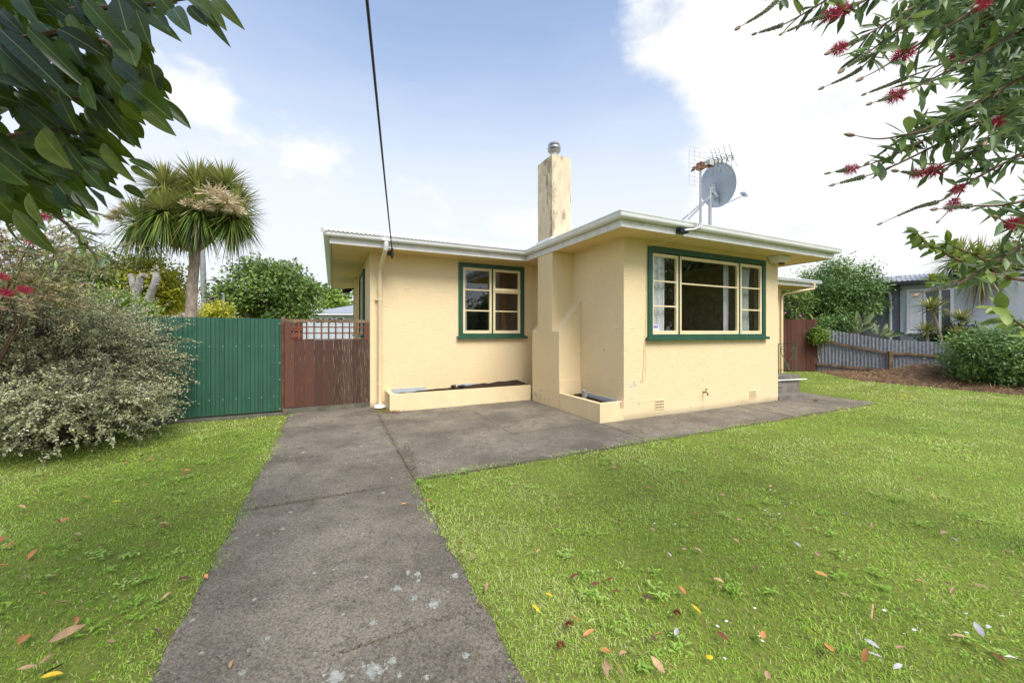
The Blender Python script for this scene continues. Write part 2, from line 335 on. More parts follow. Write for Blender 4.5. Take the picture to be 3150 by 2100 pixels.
def lawnmat():
    m, t, b = newmat('lawn soil and thatch'); co = node(t, 'ShaderNodeNewGeometry').outputs['Position']
    big = node(t, 'ShaderNodeTexNoise', {'Vector': co, 'Scale': .7, 'Detail': 6, 'Roughness': .65}).outputs[0]
    fin = node(t, 'ShaderNodeTexNoise', {'Vector': co, 'Scale': 45, 'Detail': 4, 'Roughness': .7}).outputs[0]
    c = mix(t, sstep(t, big, .3, .7), (.15, .175, .035), (.22, .25, .050)); c = mix(t, sstep(t, fin, .4, .75), c, (.10, .105, .035))
    t.links.new(c, b.inputs['Base Color']); b.inputs['Roughness'].default_value = .95; b.inputs['Specular IOR Level'].default_value = .1; return m
M_lawn = lawnmat()
M_grass = leafmat('grass blade', [(.142, .279, .030), (.257, .456, .043), (.393, .616, .068), (.536, .707, .171), (.707, .661, .376)], .55, .40, .2)
M_weed = leafmat('weed leaf', [(.221, .410, .053), (.336, .525, .089), (.483, .630, .200)], .6, .35, .15)
M_petal = basic('white petal', (.80, .80, .78), .6, .03)
M_yflower = basic('yellow petal', (.75, .52, .02), .6, .1)
FL = {k: basic(k + ' dead leaf', c, .6, .25, 30, rnd=.2, spec=.3) for k, c in dict(tan=(.40, .26, .14), orange=(.46, .20, .07), brown=(.13, .075, .05),
      red=(.20, .065, .035), white=(.42, .41, .40), yellow=(.62, .42, .03), green=(.30, .36, .10)).items()}
M_lichen = basic('pale lichen', (.37, .375, .32), .95, .35, 45, bump=.8, bscale=90, speck=((.17, .16, .13), 70, .56, .70))
M_mulch = leafmat('dry mulch', [(.17, .10, .055), (.36, .23, .12), (.52, .37, .22)], .85, .1)
M_dirt = leafmat('joint dirt', [(.07, .05, .03), (.15, .10, .055), (.24, .17, .09)], .9, .05)
M_mulchb = basic('mulch bed', (.20, .12, .07), .95, .5, 12, bump=1, bscale=30, bdist=.05)

# ------------------------------------------------------------------ ground and paths
g = MB().add([(-300, -120, 0), (300, -120, 0), (300, 500, 0), (-300, 500, 0)], [(0, 1, 2, 3)])
go = link('ground', g.mesh('ground', M_lawn, (0, 0, .03))); tag(go, kind='structure'); go.location = (0, 0, -.03 + .03 - .0); go.location.z = 0
for vtx in go.data.vertices: vtx.co.z = -.03
pth = link('path', MB().box(-.71, .745, -3, 8.05, -.12, -.007).box(.7455, 10.4, 3.92, 7.3, -.12, -.007).mesh('path', M_kerb)); OFF[pth] = (0, 0, 0)
pth.rotation_euler = (0, 0, TH); tag(pth, kind='structure')
def wob(a, b, n, amp, seed):
    r = random.Random(seed); return [(a[0] + (b[0] - a[0]) * i / n + (r.uniform(-amp, amp) if 0 < i < n else 0), a[1] + (b[1] - a[1]) * i / n + (r.uniform(-amp, amp) if 0 < i < n else 0)) for i in range(n)]
def slab(u0, u1, v0, v1, dz=0., rough=(0, 0, 0, 0)):
    g = .002; c = [(u0 + g, v0 + g), (u1 - g, v0 + g), (u1 - g, v1 - g), (u0 + g, v1 - g)]; poly = []
    for i in range(4): poly += wob(c[i], c[(i + 1) % 4], 12 if rough[i] else 4, rough[i] or .003, int(u0 * 97 + v0 * 31 + i))
    part(MB().prism(poly, -.027, dz), 'slab', M_path, pth)
E1 = .022
for a, b, dz in ((-2.2, .55, .0), (.55, 1.93, .004), (1.93, 3.82, 0), (3.82, 5.12, .003), (5.12, 6.62, 0), (6.62, 8.02, .004)):
    slab(-.70, .745, a, b, dz, (0, E1 if b < 4 else 0, 0, E1))
for a, b, dz in ((.75, 2.4, .002), (2.4, 3.96, -.002)):
    slab(a, b, 3.9, 5.02, dz, (E1, 0, 0, 0)); slab(a, b, 5.02, 7.37, -dz, (0, 0, 0, 0))
slab(3.965, 5.6, 3.9, 4.97, .001, (E1, 0, 0, 0)); slab(5.6, 7.4, 3.9, 4.97, -.002, (E1, 0, 0, 0)); slab(7.4, 8.85, 3.9, 4.97, .002, (E1, 0, 0, 0))
slab(8.855, 10.45, 3.9, 4.93, 0, (E1, E1, 0, 0)); slab(10.02, 10.5, 4.94, 5.25, .0, (0, E1, E1, 0))
def zcrop(ox, oy, sc): return lambda x, y: (ox + x * sc, oy + y * sc)
z7 = zcrop(300, 1200, .6378); z8 = zcrop(1700, 1200, .6165); z9 = zcrop(0, 1250, .542)
for x, y, r in ((1330, 1355, 52), (1420, 1310, 25), (1145, 1390, 45), (1445, 958, 20), (1620, 1035, 30), (1530, 1005, 20), (1500, 880, 14), (1543, 890, 18), (1725, 895, 18),
                (1325, 1125, 17), (1775, 1283, 20), (1585, 1390, 16), (1455, 1378, 14), (698, 1365, 16), (820, 1203, 16), (895, 668, 12), (1378, 495, 10), (1280, 1320, 8),
                (1228, 1383, 8), (990, 302, 9), (1270, 270, 8), (770, 700, 7), (930, 590, 8), (500, 1270, 9), (730, 1255, 9), (1050, 1275, 8), (1690, 975, 6)):
    p = ground(*z7(x, y)); R = r * .6378 * p.y / F; u, v = wh(p.x, p.y); n = 18
    R *= .85; poly = [(u + R * q * math.cos(k * 2 * math.pi / n), v + R * q * 1.15 * math.sin(k * 2 * math.pi / n)) for k in range(n) for q in [random.uniform(.62, 1.12)]]
    lm_ = MB().prism(poly, .0, .0062)
    for q in range(16):
        a, d_ = random.uniform(0, 6.283), R * random.uniform(.8, 1.7); rr = R * random.uniform(.06, .26); cu, cv = u + d_ * math.cos(a), v + d_ * math.sin(a)
        lm_.prism([(cu + rr * random.uniform(.6, 1.1) * math.cos(k * 1.0472), cv + rr * random.uniform(.6, 1.1) * math.sin(k * 1.0472)) for k in range(6)], .0, .0055)
    part(lm_, 'lichen_patch', M_lichen, pth, kind='stuff' if R < .02 else None)
# crumbs of dirt along the joints
def crumbs(segs, name, mat, size, parent, kind='stuff'):
    Ps = []; 
    for (u0, v0, u1, v1, n, w) in segs:
        t = rng.random(n); off = rng.normal(size=n) * w; d = unit(np.array([[u1 - u0, v1 - v0]]))[0]
        Ps.append(np.stack([u0 + (u1 - u0) * t - d[1] * off, v0 + (v1 - v0) * t + d[0] * off, rng.uniform(.004, .012, n)], 1))
    P = np.concatenate(Ps); n = len(P); Dn = rdir(n); Dn[:, 2] *= .25
    V, Fc, T = leafcloud(P, Dn, np.tile([0, 0, 1.], (n, 1)) + rng.normal(size=(n, 3)) * .4, rng.uniform(.5, 1.6, n) * size, rng.uniform(.3, .8, n) * size, rng.random(n))
    return tag(link(name, npmesh(name, V - np.array(OFF[parent]), Fc, mat, T), parent), kind=kind)
crumbs([(.75, 3.9, .75, 7.2, 900, .025), (.76, 3.95, .9, 5.2, 700, .035), (-.68, 3.82, .3, 3.82, 380, .018), (-.68, 5.12, -.1, 5.12, 200, .03), (.75, 5.02, 3.9, 5.02, 220, .012),
        (.0, 1.93, .74, 1.93, 120, .01), (-.70, 1.5, -.70, 7.5, 700, .03), (.74, 1.2, .74, 3.9, 420, .03), (.62, 7.55, 1.05, 7.6, 500, .09), (.95, 7.3, 3.9, 7.33, 160, .02),
        (8.6, 4.9, 9.9, 4.55, 420, .10), (4.2, 3.95, 9.5, 3.95, 300, .03)], 'joint_dirt', M_dirt, .012, pth)

# ------------------------------------------------------------------ the yellow house
U0, V0, UC, U2, V2, U3, UE, VB = .684, 8.079, 3.973, 4.479, 4.979, 8.8535, 14.56, 14.9
ZS, ZG = 3.10, 3.31; VGA, VGB, ULE, UG, URE = 7.44, 4.34, -.156, 3.845, 10.075
house = thing('house', 'low yellow stucco bungalow with green-framed windows and white gutters', 'house', (7.0, 9.0, 0))
def wall(p0, p1, holes=(), z0=-.1, z1=3.14, t=.2, mat=M_stucco, name='wall'):
    """vertical panel from p0 to p1 (outside on the right of travel), with holes (a0,a1,z0,z1) along it"""
    L = math.hypot(p1[0] - p0[0], p1[1] - p0[1]); du, dv = (p1[0] - p0[0]) / L, (p1[1] - p0[1]) / L; inx, iny = -dv * t, du * t
    A = sorted({0, L, *[h[0] for h in holes], *[h[1] for h in holes]}); Z = sorted({z0, z1, *[h[2] for h in holes], *[h[3] for h in holes]})
    P = lambda a, z, s: (p0[0] + du * a + inx * s, p0[1] + dv * a + iny * s, z); m = MB()
    for i in range(len(A) - 1):
        for j in range(len(Z) - 1):
            if any(h[0] <= A[i] < h[1] and h[2] <= Z[j] < h[3] for h in holes): continue
            q = [(A[i], Z[j]), (A[i + 1], Z[j]), (A[i + 1], Z[j + 1]), (A[i], Z[j + 1])]
            m.add([P(a, z, 0) for a, z in q], [(0, 1, 2, 3)]); m.add([P(a, z, 1) for a, z in q], [(3, 2, 1, 0)])
    for a0, a1, b0, b1 in list(holes):
        c = [(a0, b0), (a1, b0), (a1, b1), (a0, b1)]
        for k in range(4):
            (a, z), (a_, z_) = c[k], c[(k + 1) % 4]; m.add([P(a, z, 0), P(a, z, 1), P(a_, z_, 1), P(a_, z_, 0)], [(0, 1, 2, 3)])
    return part(m, name, mat, house)
wall((U0, VB), (U0, V0), [(1.3, 2.6, 1.4, 2.97), (4.0, 5.5, 1.4, 2.97)])
wall((U0, V0), (U2 + .1, V0), [(2.55 - U0, 4.14 - U0, 1.40, 3.03)])
wall((U2, V0), (U2, V2))
wall((U2, V2), (U3, V2), [(5.03 - U2, 8.35 - U2, 1.39, 3.0)])
wall((U3, V2), (U3, V0))
wall((U3 - .1, V0), (UE, V0)); wall((UE, V0), (UE, VB)); wall((UE, VB), (U0, VB))
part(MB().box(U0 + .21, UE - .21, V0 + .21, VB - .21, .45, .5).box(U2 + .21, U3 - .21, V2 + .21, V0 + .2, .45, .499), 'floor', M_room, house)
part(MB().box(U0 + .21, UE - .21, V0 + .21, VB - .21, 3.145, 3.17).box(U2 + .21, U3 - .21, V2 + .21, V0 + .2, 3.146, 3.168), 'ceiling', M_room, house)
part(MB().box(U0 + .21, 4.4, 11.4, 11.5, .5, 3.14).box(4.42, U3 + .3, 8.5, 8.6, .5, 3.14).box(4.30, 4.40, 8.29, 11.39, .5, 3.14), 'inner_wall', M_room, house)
# plinth line under the stucco
# chimney breast and stack, one masonry piece
VF, VN, VNL, VFL = 7.056, 6.475, 6.218, 7.30
cb = MB()
cb.box(UC, U2 - .002, VNL, VFL, -.05, 1.505)
cb.add([(UC, VNL, 1.505), (UC, VN + .001, 1.505), (U2 - .002, VN + .001, 2.11), (U2 - .002, VNL, 2.11), (U2 - .002, VNL, 1.505), (U2 - .002, VN + .001, 1.505)],
       [(0, 3, 2, 1), (0, 4, 3), (1, 2, 5)])
cb.add([(UC, VF - .001, 1.505), (UC, VFL, 1.505), (U2 - .002, VFL, 2.11), (U2 - .002, VF - .001, 2.11), (U2 - .002, VFL, 1.505), (U2 - .002, VF - .001, 1.505)], [(0, 3, 2, 1), (1, 2, 4), (0, 5, 3)])
cb.box(UC, U2 - .002, VN, VF, 1.506, 3.16)
cb.box(UC + .012, U2 - .004, VNL - .014, VNL - .0005, -.05, .56)
part(cb, 'chimney_breast', M_yel, house)
CH = thing('chimney', 'tall weathered cream chimney with a round metal flue cap above the roof', 'chimney', (4.2, 6.76, 3.16))
cs = MB()
for i in range(1):
    cs.box(UC, 4.424, VN, VF, 3.16, 5.062)
part(cs, 'stack', M_chim, CH)
part(MB().box(UC - .03, 4.46, VN - .03, VF + .03, 3.30, 3.40), 'flashing', M_roof, CH)
fx, fv = 4.16, 6.70
part(MB().lathe((fx, fv, 5.06), [(0, 0), (.075, 0), (.075, .16), (.06, .16)], 14), 'flue', M_alu, CH, True)
part(MB().lathe((fx, fv, 5.20), [(.04, 0), (.12, .03), (.135, .05), (.09, .065), (.10, .08), (.14, .10), (.135, .125), (.09, .14), (.10, .155), (.13, .17), (.11, .205), (.06, .235), (0, .245)], 16), 'cowl', M_steel, CH, 30)
# eaves
EAVE = [(ULE, 15.6), (ULE, VGA), (UG, VGA), (UG, VGB), (URE, VGB), (URE, VGA), (15.9, VGA), (15.9, 15.6)]
def sweep(profile, m=None, closed=True, path=EAVE):
    m = m or MB(); n = len(path); rings = []
    for i in range(n):
        p, q, r = Vector(path[i - 1]), Vector(path[i]), Vector(path[(i + 1) % n])
        d0, d1 = (q - p).normalized(), (r - q).normalized(); n0, n1 = Vector((d0.y, -d0.x)), Vector((d1.y, -d1.x))
        mi = (n0 + n1) / (1 + n0.dot(n1)); rings.append([(q.x + mi.x * o, q.y + mi.y * o, z) for o, z in profile])
    k = len(profile)
    for i in range(n):
        a, b = rings[i], rings[(i + 1) % n]
        m.add(a + b, [(j, (j + 1) % k, k + (j + 1) % k, k + j) for j in range(k)])
    return m
part(sweep([(-.105, 3.285), (-.105, 3.222), (-.085, 3.214), (-.035, 3.216), (-.012, 3.232), (-.004, 3.262), (-.004, 3.296), (0, 3.30), (0, 3.312), (-.014, 3.312), (-.014, 3.262), (-.03, 3.236), (-.09, 3.228), (-.098, 3.285)]), 'gutter', M_white, house, 50)
part(sweep([(-.108, 3.10), (-.108, 3.20), (-.112, 3.205), (-.112, 3.30), (-.135, 3.30), (-.135, 3.10)]), 'fascia', M_fascia, house)
# soffit sheets
def soff(u0, u1, v0, v1):
    g = .004; part(MB().box(u0 + g, u1 - g, v0 + g, v1 - g, 3.118, 3.135), 'soffit_panel', M_soffit, house)
e = .14
for a, b in ((7.44 + e, 8.0), (8.0, 9.75), (9.75, 11.5), (11.5, 13.3), (13.3, 15.6 - e)): soff(ULE + e, U0 + .05, a, b)
for a, b in ((U0 + .05, 2.6), (2.6, UG + e)): soff(a, b, VGA + e, V0 + .05)
soff(UG + e, U2 + .05, VGA + e, V0 + .05)
for a, b in ((VGB + e, 5.05), (5.05, 6.47), (7.06, VGA + e)): soff(UG + e, U2 + .05, a, b)
soff(UG + e - .0, UC - .001, 6.47, 7.06)
for a, b in ((U2 + .05, 5.35), (5.35, 6.9), (6.9, 8.45), (8.45, 8.86)): soff(a, b, VGB + e, V2 + .05)
for a, b in ((VGB + e, 5.9), (5.9, VGA + e)): soff(8.86, URE - e, a, b)
for a, b in ((8.86, 11), (11, 13.3), (13.3, 15.9 - e)): soff(a, b, VGA + e, V0 + .05)
soff(UE - .05, 15.9 - e, V0 + .05, 15.6 - e)
# roof: a main hip with a front hip over the bay
TP = math.tan(math.radians(15)); RZ = 3.297
def hip(pts): return [(u, v, RZ + h * TP) for u, v, h in pts]
rm = MB()
hr = (15.6 - VGA) / 2
rm.add(hip([(15.9, VGA, 0), (15.9, 15.6, 0), (15.9 - hr, VGA + hr, hr)]), [(0, 1, 2)])
rm.add(hip([(15.9, 15.6, 0), (ULE, 15.6, 0), (ULE + hr, VGA + hr, hr), (15.9 - hr, VGA + hr, hr)]), [(0, 1, 2, 3)])
rm.add(hip([(ULE, 15.6, 0), (ULE, VGA, 0), (ULE + hr, VGA + hr, hr)]), [(0, 1, 2)])
br = (URE - UG) / 2
rm.add(hip([(UG, VGB, 0), (URE, VGB, 0), (UG + br, VGB + br, br)]), [(0, 1, 2)])
rm.add(hip([(URE, VGB, 0), (URE, VGA, 0), (UG + br, VGA + br, br), (UG + br, VGB + br, br)]), [(0, 1, 2, 3)])
rm.add(hip([(UG, VGA, 0), (UG, VGB, 0), (UG + br, VGB + br, br), (UG + br, VGA + br, br)]), [(0, 1, 2, 3)])
part(rm, 'roof', M_roof, house)
def rsheet(u0, u1, per=.076):
    m = MB(); n = int((u1 - u0) / per * 6); vs = []
    for i in range(n + 1):
        u = u0 + (u1 - u0) * i / n; w = .011 * math.sin(2 * math.pi * u / per)
        h = max(.02, min(hr, u - ULE, 15.9 - u)); vs += [(u, VGA - .02, RZ + .012 + w - .02 * TP), (u, VGA + h, RZ + .012 + w + h * TP)]
    m.add(vs, [(2 * i, 2 * i + 2, 2 * i + 3, 2 * i + 1) for i in range(n)]); part(m, 'roof_sheet', M_roof, house, 60)
u = ULE + .02
while u < 15.8: rsheet(u, min(u + .762, 15.88)); u += .762
part(MB().tube([hip([(ULE, VGA, 0)])[0], hip([(ULE + hr, VGA + hr, hr)])[0]], .05, 8).tube([hip([(ULE + hr, VGA + hr, hr)])[0], hip([(15.9 - hr, VGA + hr, hr)])[0]], .05, 8), 'ridge_cap', M_roof, house, True)

# windows
def frect(m, u0, u1, z0, z1, w, v0, v1, wt=None, wb=None, wr=None):
    wt = wt or w; wb = wb or w; wr = wr or w
    m.box(u0, u0 + w, v0, v1, z0, z1); m.box(u1 - wr, u1, v0, v1, z0, z1)
    m.box(u0 + w, u1 - wr, v0 + .0015, v1, z1 - wt, z1); m.box(u0 + w, u1 - wr, v0 + .0015, v1, z0, z0 + wb); return m
def window(V, fr, mulls, sashes, sill, label):
    u0, u1, z0, z1 = fr; m = frect(MB(), u0, u1, z0, z1, .098, V - .035, V + .10)
    for a in mulls: m.box(a - .018, a + .018, V - .020, V + .09, z0 + .098, z1 - .098)
    w = part(m, 'window', M_green, house, label=label)
    part(MB().hexa([(sill[0], V - .085, 1.348), (sill[1], V - .085, 1.348), (sill[1], V + .12, 1.348), (sill[0], V + .12, 1.348),
                    (sill[0], V - .085, 1.400), (sill[1], V - .085, 1.400), (sill[1], V + .12, 1.426), (sill[0], V + .12, 1.426)]), 'sill', M_green, w)
    for (a, b, s0, s1, bars, bot) in sashes:
        sm = frect(MB(), a, b, s0, s1, .052, V - .012, V + .035, .055, bot)
        ys = [s0 + bot] + [q for q in bars] + [s1 - .055]
        for q in bars: sm.box(a + .052, b - .052, V - .006, V + .03, q - .013, q + .013)
        part(sm, 'sash', M_yelwood, w)
        for i in range(len(ys) - 1):
            e0 = .013 if i else 0; e1 = .013 if i < len(ys) - 2 else 0
            part(MB().add([(a + .05, V + .012, ys[i] + e0 - .002), (b - .05, V + .012, ys[i] + e0 - .002), (b - .05, V + .012, ys[i + 1] - e1 + .002), (a + .05, V + .012, ys[i + 1] - e1 + .002)], [(0, 1, 2, 3)]), 'pane', M_glass, w)
    return w
WB = window(V2, (5.011, 8.369, 1.36, 3.022), (5.783, 7.521), [(5.10, 5.768, 1.424, 2.903, (1.965, 2.413), .10), (5.799, 7.503, 1.424, 2.903, (2.40,), .10), (7.541, 8.258, 1.424, 2.903, (1.958, 2.413), .10)],
            (4.964, 8.421), 'large three-light picture window in a dark green frame')
WA = window(V0, (2.527, 4.160, 1.37, 3.050), (3.340,), [(2.626, 3.320, 1.425, 2.950, (1.983, 2.452), .11), (3.360, 4.058, 1.425, 2.462, (1.983,), .11), (3.360, 4.058, 2.468, 2.950, (), .048)],
            (2.484, 4.224), 'two-light casement window in a dark green frame')
part(MB().box(3.352, 4.066, V0 - .03, V0 - .012, 2.447, 2.487), 'drip_rail', M_yelwood, WA)
# side windows, on the wall above the gate
for v0_, v1_, lb in ((VB - 2.6, VB - 1.3, 'far window in the shaded side wall above the gate'), (VB - 5.5, VB - 4.0, 'near window in the shaded side wall above the gate')):
    m = MB()
    for a, b in ((v0_, v0_ + .09), (v1_ - .09, v1_)): m.box(U0 - .05, U0 + .1, a, b, 1.40, 2.97)
    m.box(U0 - .05, U0 + .1, v0_ + .09, v1_ - .09, 2.88, 2.97).box(U0 - .09, U0 + .1, v0_ - .04, v1_ + .04, 1.36, 1.43)
    w = part(m, 'window', M_green, house, label=lb)
    mid = (v0_ + v1_) / 2
    for a, b in ((v0_ + .09, mid), (mid, v1_ - .09)):
        s = MB()
        for c, d in ((a, a + .05), (b - .05, b)): s.box(U0 - .015, U0 + .03, c, d, 1.43, 2.88)
        s.box(U0 - .013, U0 + .03, a + .05, b - .05, 1.43, 1.52).box(U0 - .013, U0 + .03, a + .05, b - .05, 2.82, 2.88)
        part(s, 'sash', M_yelwood, w); part(MB().add([(U0 + .006, a + .045, 1.51), (U0 + .006, b - .045, 1.51), (U0 + .006, b - .045, 2.83), (U0 + .006, a + .045, 2.83)], [(3, 2, 1, 0)]), 'pane', M_glass, w)
part(MB().box(U0 - .09, U0 - .001, 12.1, 12.32, -.05, 3.115), 'pilaster', M_yel, house)
part(MB().box(U0 - .006, U0 - .001, 8.55, 8.75, 2.72, 2.95), 'wall_vent', M_yelwood, house)
# security sticker on the left light of the picture window (print is flat)
stk = thing('sticker', 'small white security sticker with blue lettering in lower corner of picture window', 'sticker', (5.16, V2 - .001, 1.526))
part(MB().box(5.160, 5.295, V2 + .006, V2 + .0085, 1.526, 1.628), 'label_paper', M_wtrim, stk)
M_blue = basic('blue print', (.06, .05, .42), .5, .1)
part(MB().box(5.166, 5.286, V2 + .0045, V2 + .0055, 1.606, 1.616).box(5.166, 5.286, V2 + .0045, V2 + .0055, 1.566, 1.574), 'printed_bar', M_blue, stk)
lt = MB(); a = 5.170
for w_ in (.010, .006, .012, .008, .010, .005, .011, .007, .009): lt.box(a, a + w_, V2 + .0045, V2 + .0055, 1.580, 1.580 + random.choice((.016, .020, .020))); a += w_ + .0035
part(lt, 'lettering', M_blue, stk, kind='stuff')
# curtains
def curtain(u0, u1, v, mat, label, amp=.03, per=.11, top=2.98, taper=0.):
    m = MB(); n = 44; vs = []; N = 10
    for j in range(N + 1):
        z = 1.30 + (top - 1.30) * j / N
        for i in range(n + 1):
            t = i / n; q = 1 - taper * math.sin(math.pi * j / N)
            vs.append((u0 + (u1 - u0) * (.5 + (t - .5) * q), v + amp * math.sin(t * (u1 - u0) / per * 6.28 + .6 * math.sin(3 * t + j * .15)), z))
    m.add(vs, [(j * (n + 1) + i, j * (n + 1) + i + 1, (j + 1) * (n + 1) + i + 1, (j + 1) * (n + 1) + i) for j in range(N) for i in range(n)])
    return solo(m, 'curtain', mat, label, 'curtain', ((u0 + u1) / 2, v, 1.3), smooth=True)
curtain(5.12, 5.56, V2 + .14, M_curt, 'white net curtain behind the left light of the picture window')
curtain(7.66, 8.10, V2 + .16, M_curtg, 'grey curtain gathered behind the right light of the picture window', taper=.25)
curtain(7.36, 7.50, V2 + .22, M_curt, 'narrow edge of pale curtain at right side of the middle pane', amp=.015, per=.07)
curtain(3.72, 3.83, V0 + .35, FL['red'], 'narrow dark red curtain behind the two-light casement window', amp=.015, per=.06)
curtain(2.66, 2.82, V0 + .3, M_curtg, 'dim grey curtain at left inside the two-light casement window', amp=.015, per=.06)
# downpipe at the left corner
dp = MB(); du_, dv_ = .863, 7.985
dp.tube([(.91, VGA - .04, 3.215), (.91, VGA - .04, 3.12), (.905, VGA + .01, 3.04), (du_, dv_ - .05, 2.80), (du_, dv_, 2.70), (du_, dv_, .02)], .040, 12)
DP = part(dp, 'downpipe', M_pipe, house, True)
part(MB().tube([(.91, VGA - .04, 3.222), (.91, VGA - .04, 3.11), (.905, VGA, 3.045)], .0425, 12).box(.84, .98, VGA - .085, VGA - .006, 3.205, 3.235), 'elbow', M_white, DP, True)
part(MB().lathe((du_, dv_, 2.13), [(.041, 0), (.046, .005), (.046, .03), (.041, .035)], 12).lathe((du_, dv_, .42), [(.041, 0), (.046, .005), (.046, .03), (.041, .035)], 12).box(du_ - .09, du_ + .05, dv_ + .03, V0 - .001, 2.14, 2.16), 'pipe_bracket', M_pipe, DP)
part(MB().lathe((du_, dv_, -.01), [(.0, .055), (.09, .05), (.115, .02), (.12, 0)], 14), 'pipe_shoe', M_wtrim, DP, True)
# air vents
for u0_, u1_, z0_, z1_ in ((5.195, 5.405, .125, .275), (7.87, 8.07, .125, .262)):
    m = MB().box(u0_, u1_, V2 - .002, V2 - .001, z0_, z1_, 1)  # dark backing plate, colour stands in for shade inside the vent openings
    n = 6
    for i in range(n + 1): a = u0_ + (u1_ - u0_) * i / n; m.box(a - .006, a + .006, V2 - .010, V2 - .0015, z0_, z1_)
    for j in range(4): a = z0_ + (z1_ - z0_) * j / 3; m.box(u0_ - .006, u1_ + .006, V2 - .0105, V2 - .0015, a - .010, a + .010)
    m.box(u1_ + .006, u1_ + .03, V2 - .010, V2 - .0012, z0_ - .01, z1_ + .01)
    part(m, 'air_vent', [M_yel, M_soil_ventshade], house)
# tap
tp = MB().tube([(6.44, V2 - .001, .345), (6.44, V2 - .07, .350), (6.445, V2 - .10, .335), (6.445, V2 - .105, .29)], [.011, .011, .013, .012], 8)
tp.tube([(6.44, V2 - .06, .35), (6.455, V2 - .065, .40)], .007, 6).bar((6.425, V2 - .066, .40), (6.495, V2 - .066, .412), .012, .012)
solo(tp, 'tap', M_rust, 'small brass garden tap low on the yellow front wall', 'tap', (6.44, V2, .345), smooth=True)
# chips of bare plaster
chips = MB()
def chip(plane, a, z, r, n=9):
    for q in range(random.randint(1, 4)):
        aa, zz, rr = a + random.uniform(-r, r) * 1.2, z + random.uniform(-r, r), r * random.uniform(.4, .9)
        pts = [(aa + rr * random.uniform(.5, 1.1) * math.cos(k * 6.283 / n), zz + rr * .7 * random.uniform(.5, 1.1) * math.sin(k * 6.283 / n)) for k in range(n)]
        if plane == 'B': chips.add([(x, V2 - .0025 - .0004 * q, y) for x, y in pts], [tuple(range(n))])
        elif plane == 'C': chips.add([(U2 - .0025 - .0004 * q, -x, y) for x, y in pts], [tuple(range(n))])
        else: chips.add([(UC - .0025 - .0004 * q, -x, y) for x, y in pts], [tuple(range(n))])
chip('C', -5.55, 1.19, .05); chip('B', 4.68, .60, .05); chip('B', 4.62, .33, .03); chip('B', 4.82, .26, .02); chip('B', 6.45, .56, .02); chip('B', 6.6, .55, .02); chip('B', 8.5, 1.4, .03)
for i in range(9): chip('K', -random.uniform(6.5, 7.25), random.uniform(.03, .30), random.uniform(.02, .045))
chip('K', -6.42, .50, .03)
part(chips, 'bare_plaster_chips', M_liner, house, kind='stuff')

# planters
def planter(name, label, u0, u1, v0, v1, h, openl, soilz, t=.09):
    P = thing(name, label, 'planter', ((u0 + u1) / 2, (v0 + v1) / 2, 0)); m = MB()
    m.box(u0, u1, v0, v0 + t, -.03, h); m.box(u0, u0 + t, v0 + t, v1 - .002, -.03, h - .001)
    if openl: m.box(u1 - t, u1, v0 + t, v1 - .002, -.03, h - .002)
    part(m, 'planter_wall', M_planter, P); s = MB(); n = 24; k = 5; vs = []
    for i in range(n + 1):
        for j in range(k + 1):
            vs.append((u0 + t + (u1 - u0 - t) * i / n, v0 + t + (v1 - v0 - t - .002) * j / k, soilz(i / n, j / k) + random.uniform(-.012, .012)))
    s.add(vs, [(i * (k + 1) + j, (i + 1) * (k + 1) + j, (i + 1) * (k + 1) + j + 1, i * (k + 1) + j + 1) for i in range(n) for j in range(k)]); part(s, 'soil', M_soil_ventshade, P)
    return P
M_planter = basic('yellow planter paint', YEL, .65, .05, 2.5, bump=.35, bscale=16, spec=.25, speck=((.42, .36, .24), 6, .69, .74))
PA = planter('planter_box', 'long low yellow planter box under the casement window', .9686, UC - .003, 7.3621, V0, .321, False, lambda a, b: .20 + .13 * a + .03 * b)
part(MB().box(1.1, 1.8, V0 - .02, V0 - .004, .22, .328), 'plastic_liner', M_liner, PA); part(MB().box(2.5, 2.95, V0 - .02, V0 - .004, .28, .345), 'plastic_liner', M_liner, PA)
part(MB().blob((2.35, 7.85, .34), (.07, .04, .03), 8, jit=.2).blob((2.52, 7.83, .33), (.09, .04, .025), 8, jit=.2), 'liner_fold', M_black, PA, True)
PB = planter('planter_box', 'short yellow planter box with a cut stump beside the chimney', UC, U2 - .003, V2, VNL - .016, .3167, False, lambda a, b: .24 + .03 * b, .085)
part(MB().box(U2 - .03, U2 - .004, V2 + .12, VNL - .05, .22, .321), 'plastic_liner', M_liner, PB)
part(MB().box(U2 - .088, U2 - .004, V2 + .0, V2 + .084, .2, .3160), 'corner_block', M_planter, PB)
st = MB().tube([(4.20, 5.72, .22), (4.205, 5.72, .33), (4.19, 5.70, .43)], [.055, .045, .035], 8).tube([(4.21, 5.70, .3), (4.27, 5.66, .38)], [.03, .015], 6)
part(st, 'stump', M_bark2, PB, True)

# eave light box, cables, service fixture
lb = MB().hexa([(8.50, 4.76, 2.985), (8.80, 4.76, 2.985), (8.80, 4.93, 2.985), (8.50, 4.93, 2.985), (8.42, 4.70, 3.105), (8.86, 4.70, 3.105), (8.86, 4.95, 3.105), (8.42, 4.95, 3.105)])
LB = thing('light_fitting', 'pale grey box light fitting under the eave at right corner of the house', 'light fitting', (8.64, 4.83, 2.95))
part(lb, 'housing', M_fascia, LB); part(MB().lathe((8.72, 4.83, 2.945), [(0, 0), (.055, 0), (.06, .042)], 12), 'lens', M_rust, LB, True)
wc = MB().tube([(5.25, VGB + .12, 3.095), (5.2, 4.7, 3.06), (5.0, V2 - .012, 3.0), (4.985, V2 - .012, 2.6), (4.988, V2 - .012, 1.9), (4.955, V2 - .012, 1.40), (4.935, V2 - .012, 1.34), (4.925, V2 - .012, .95), (4.89, V2 - .012, .66)], .006, 6)
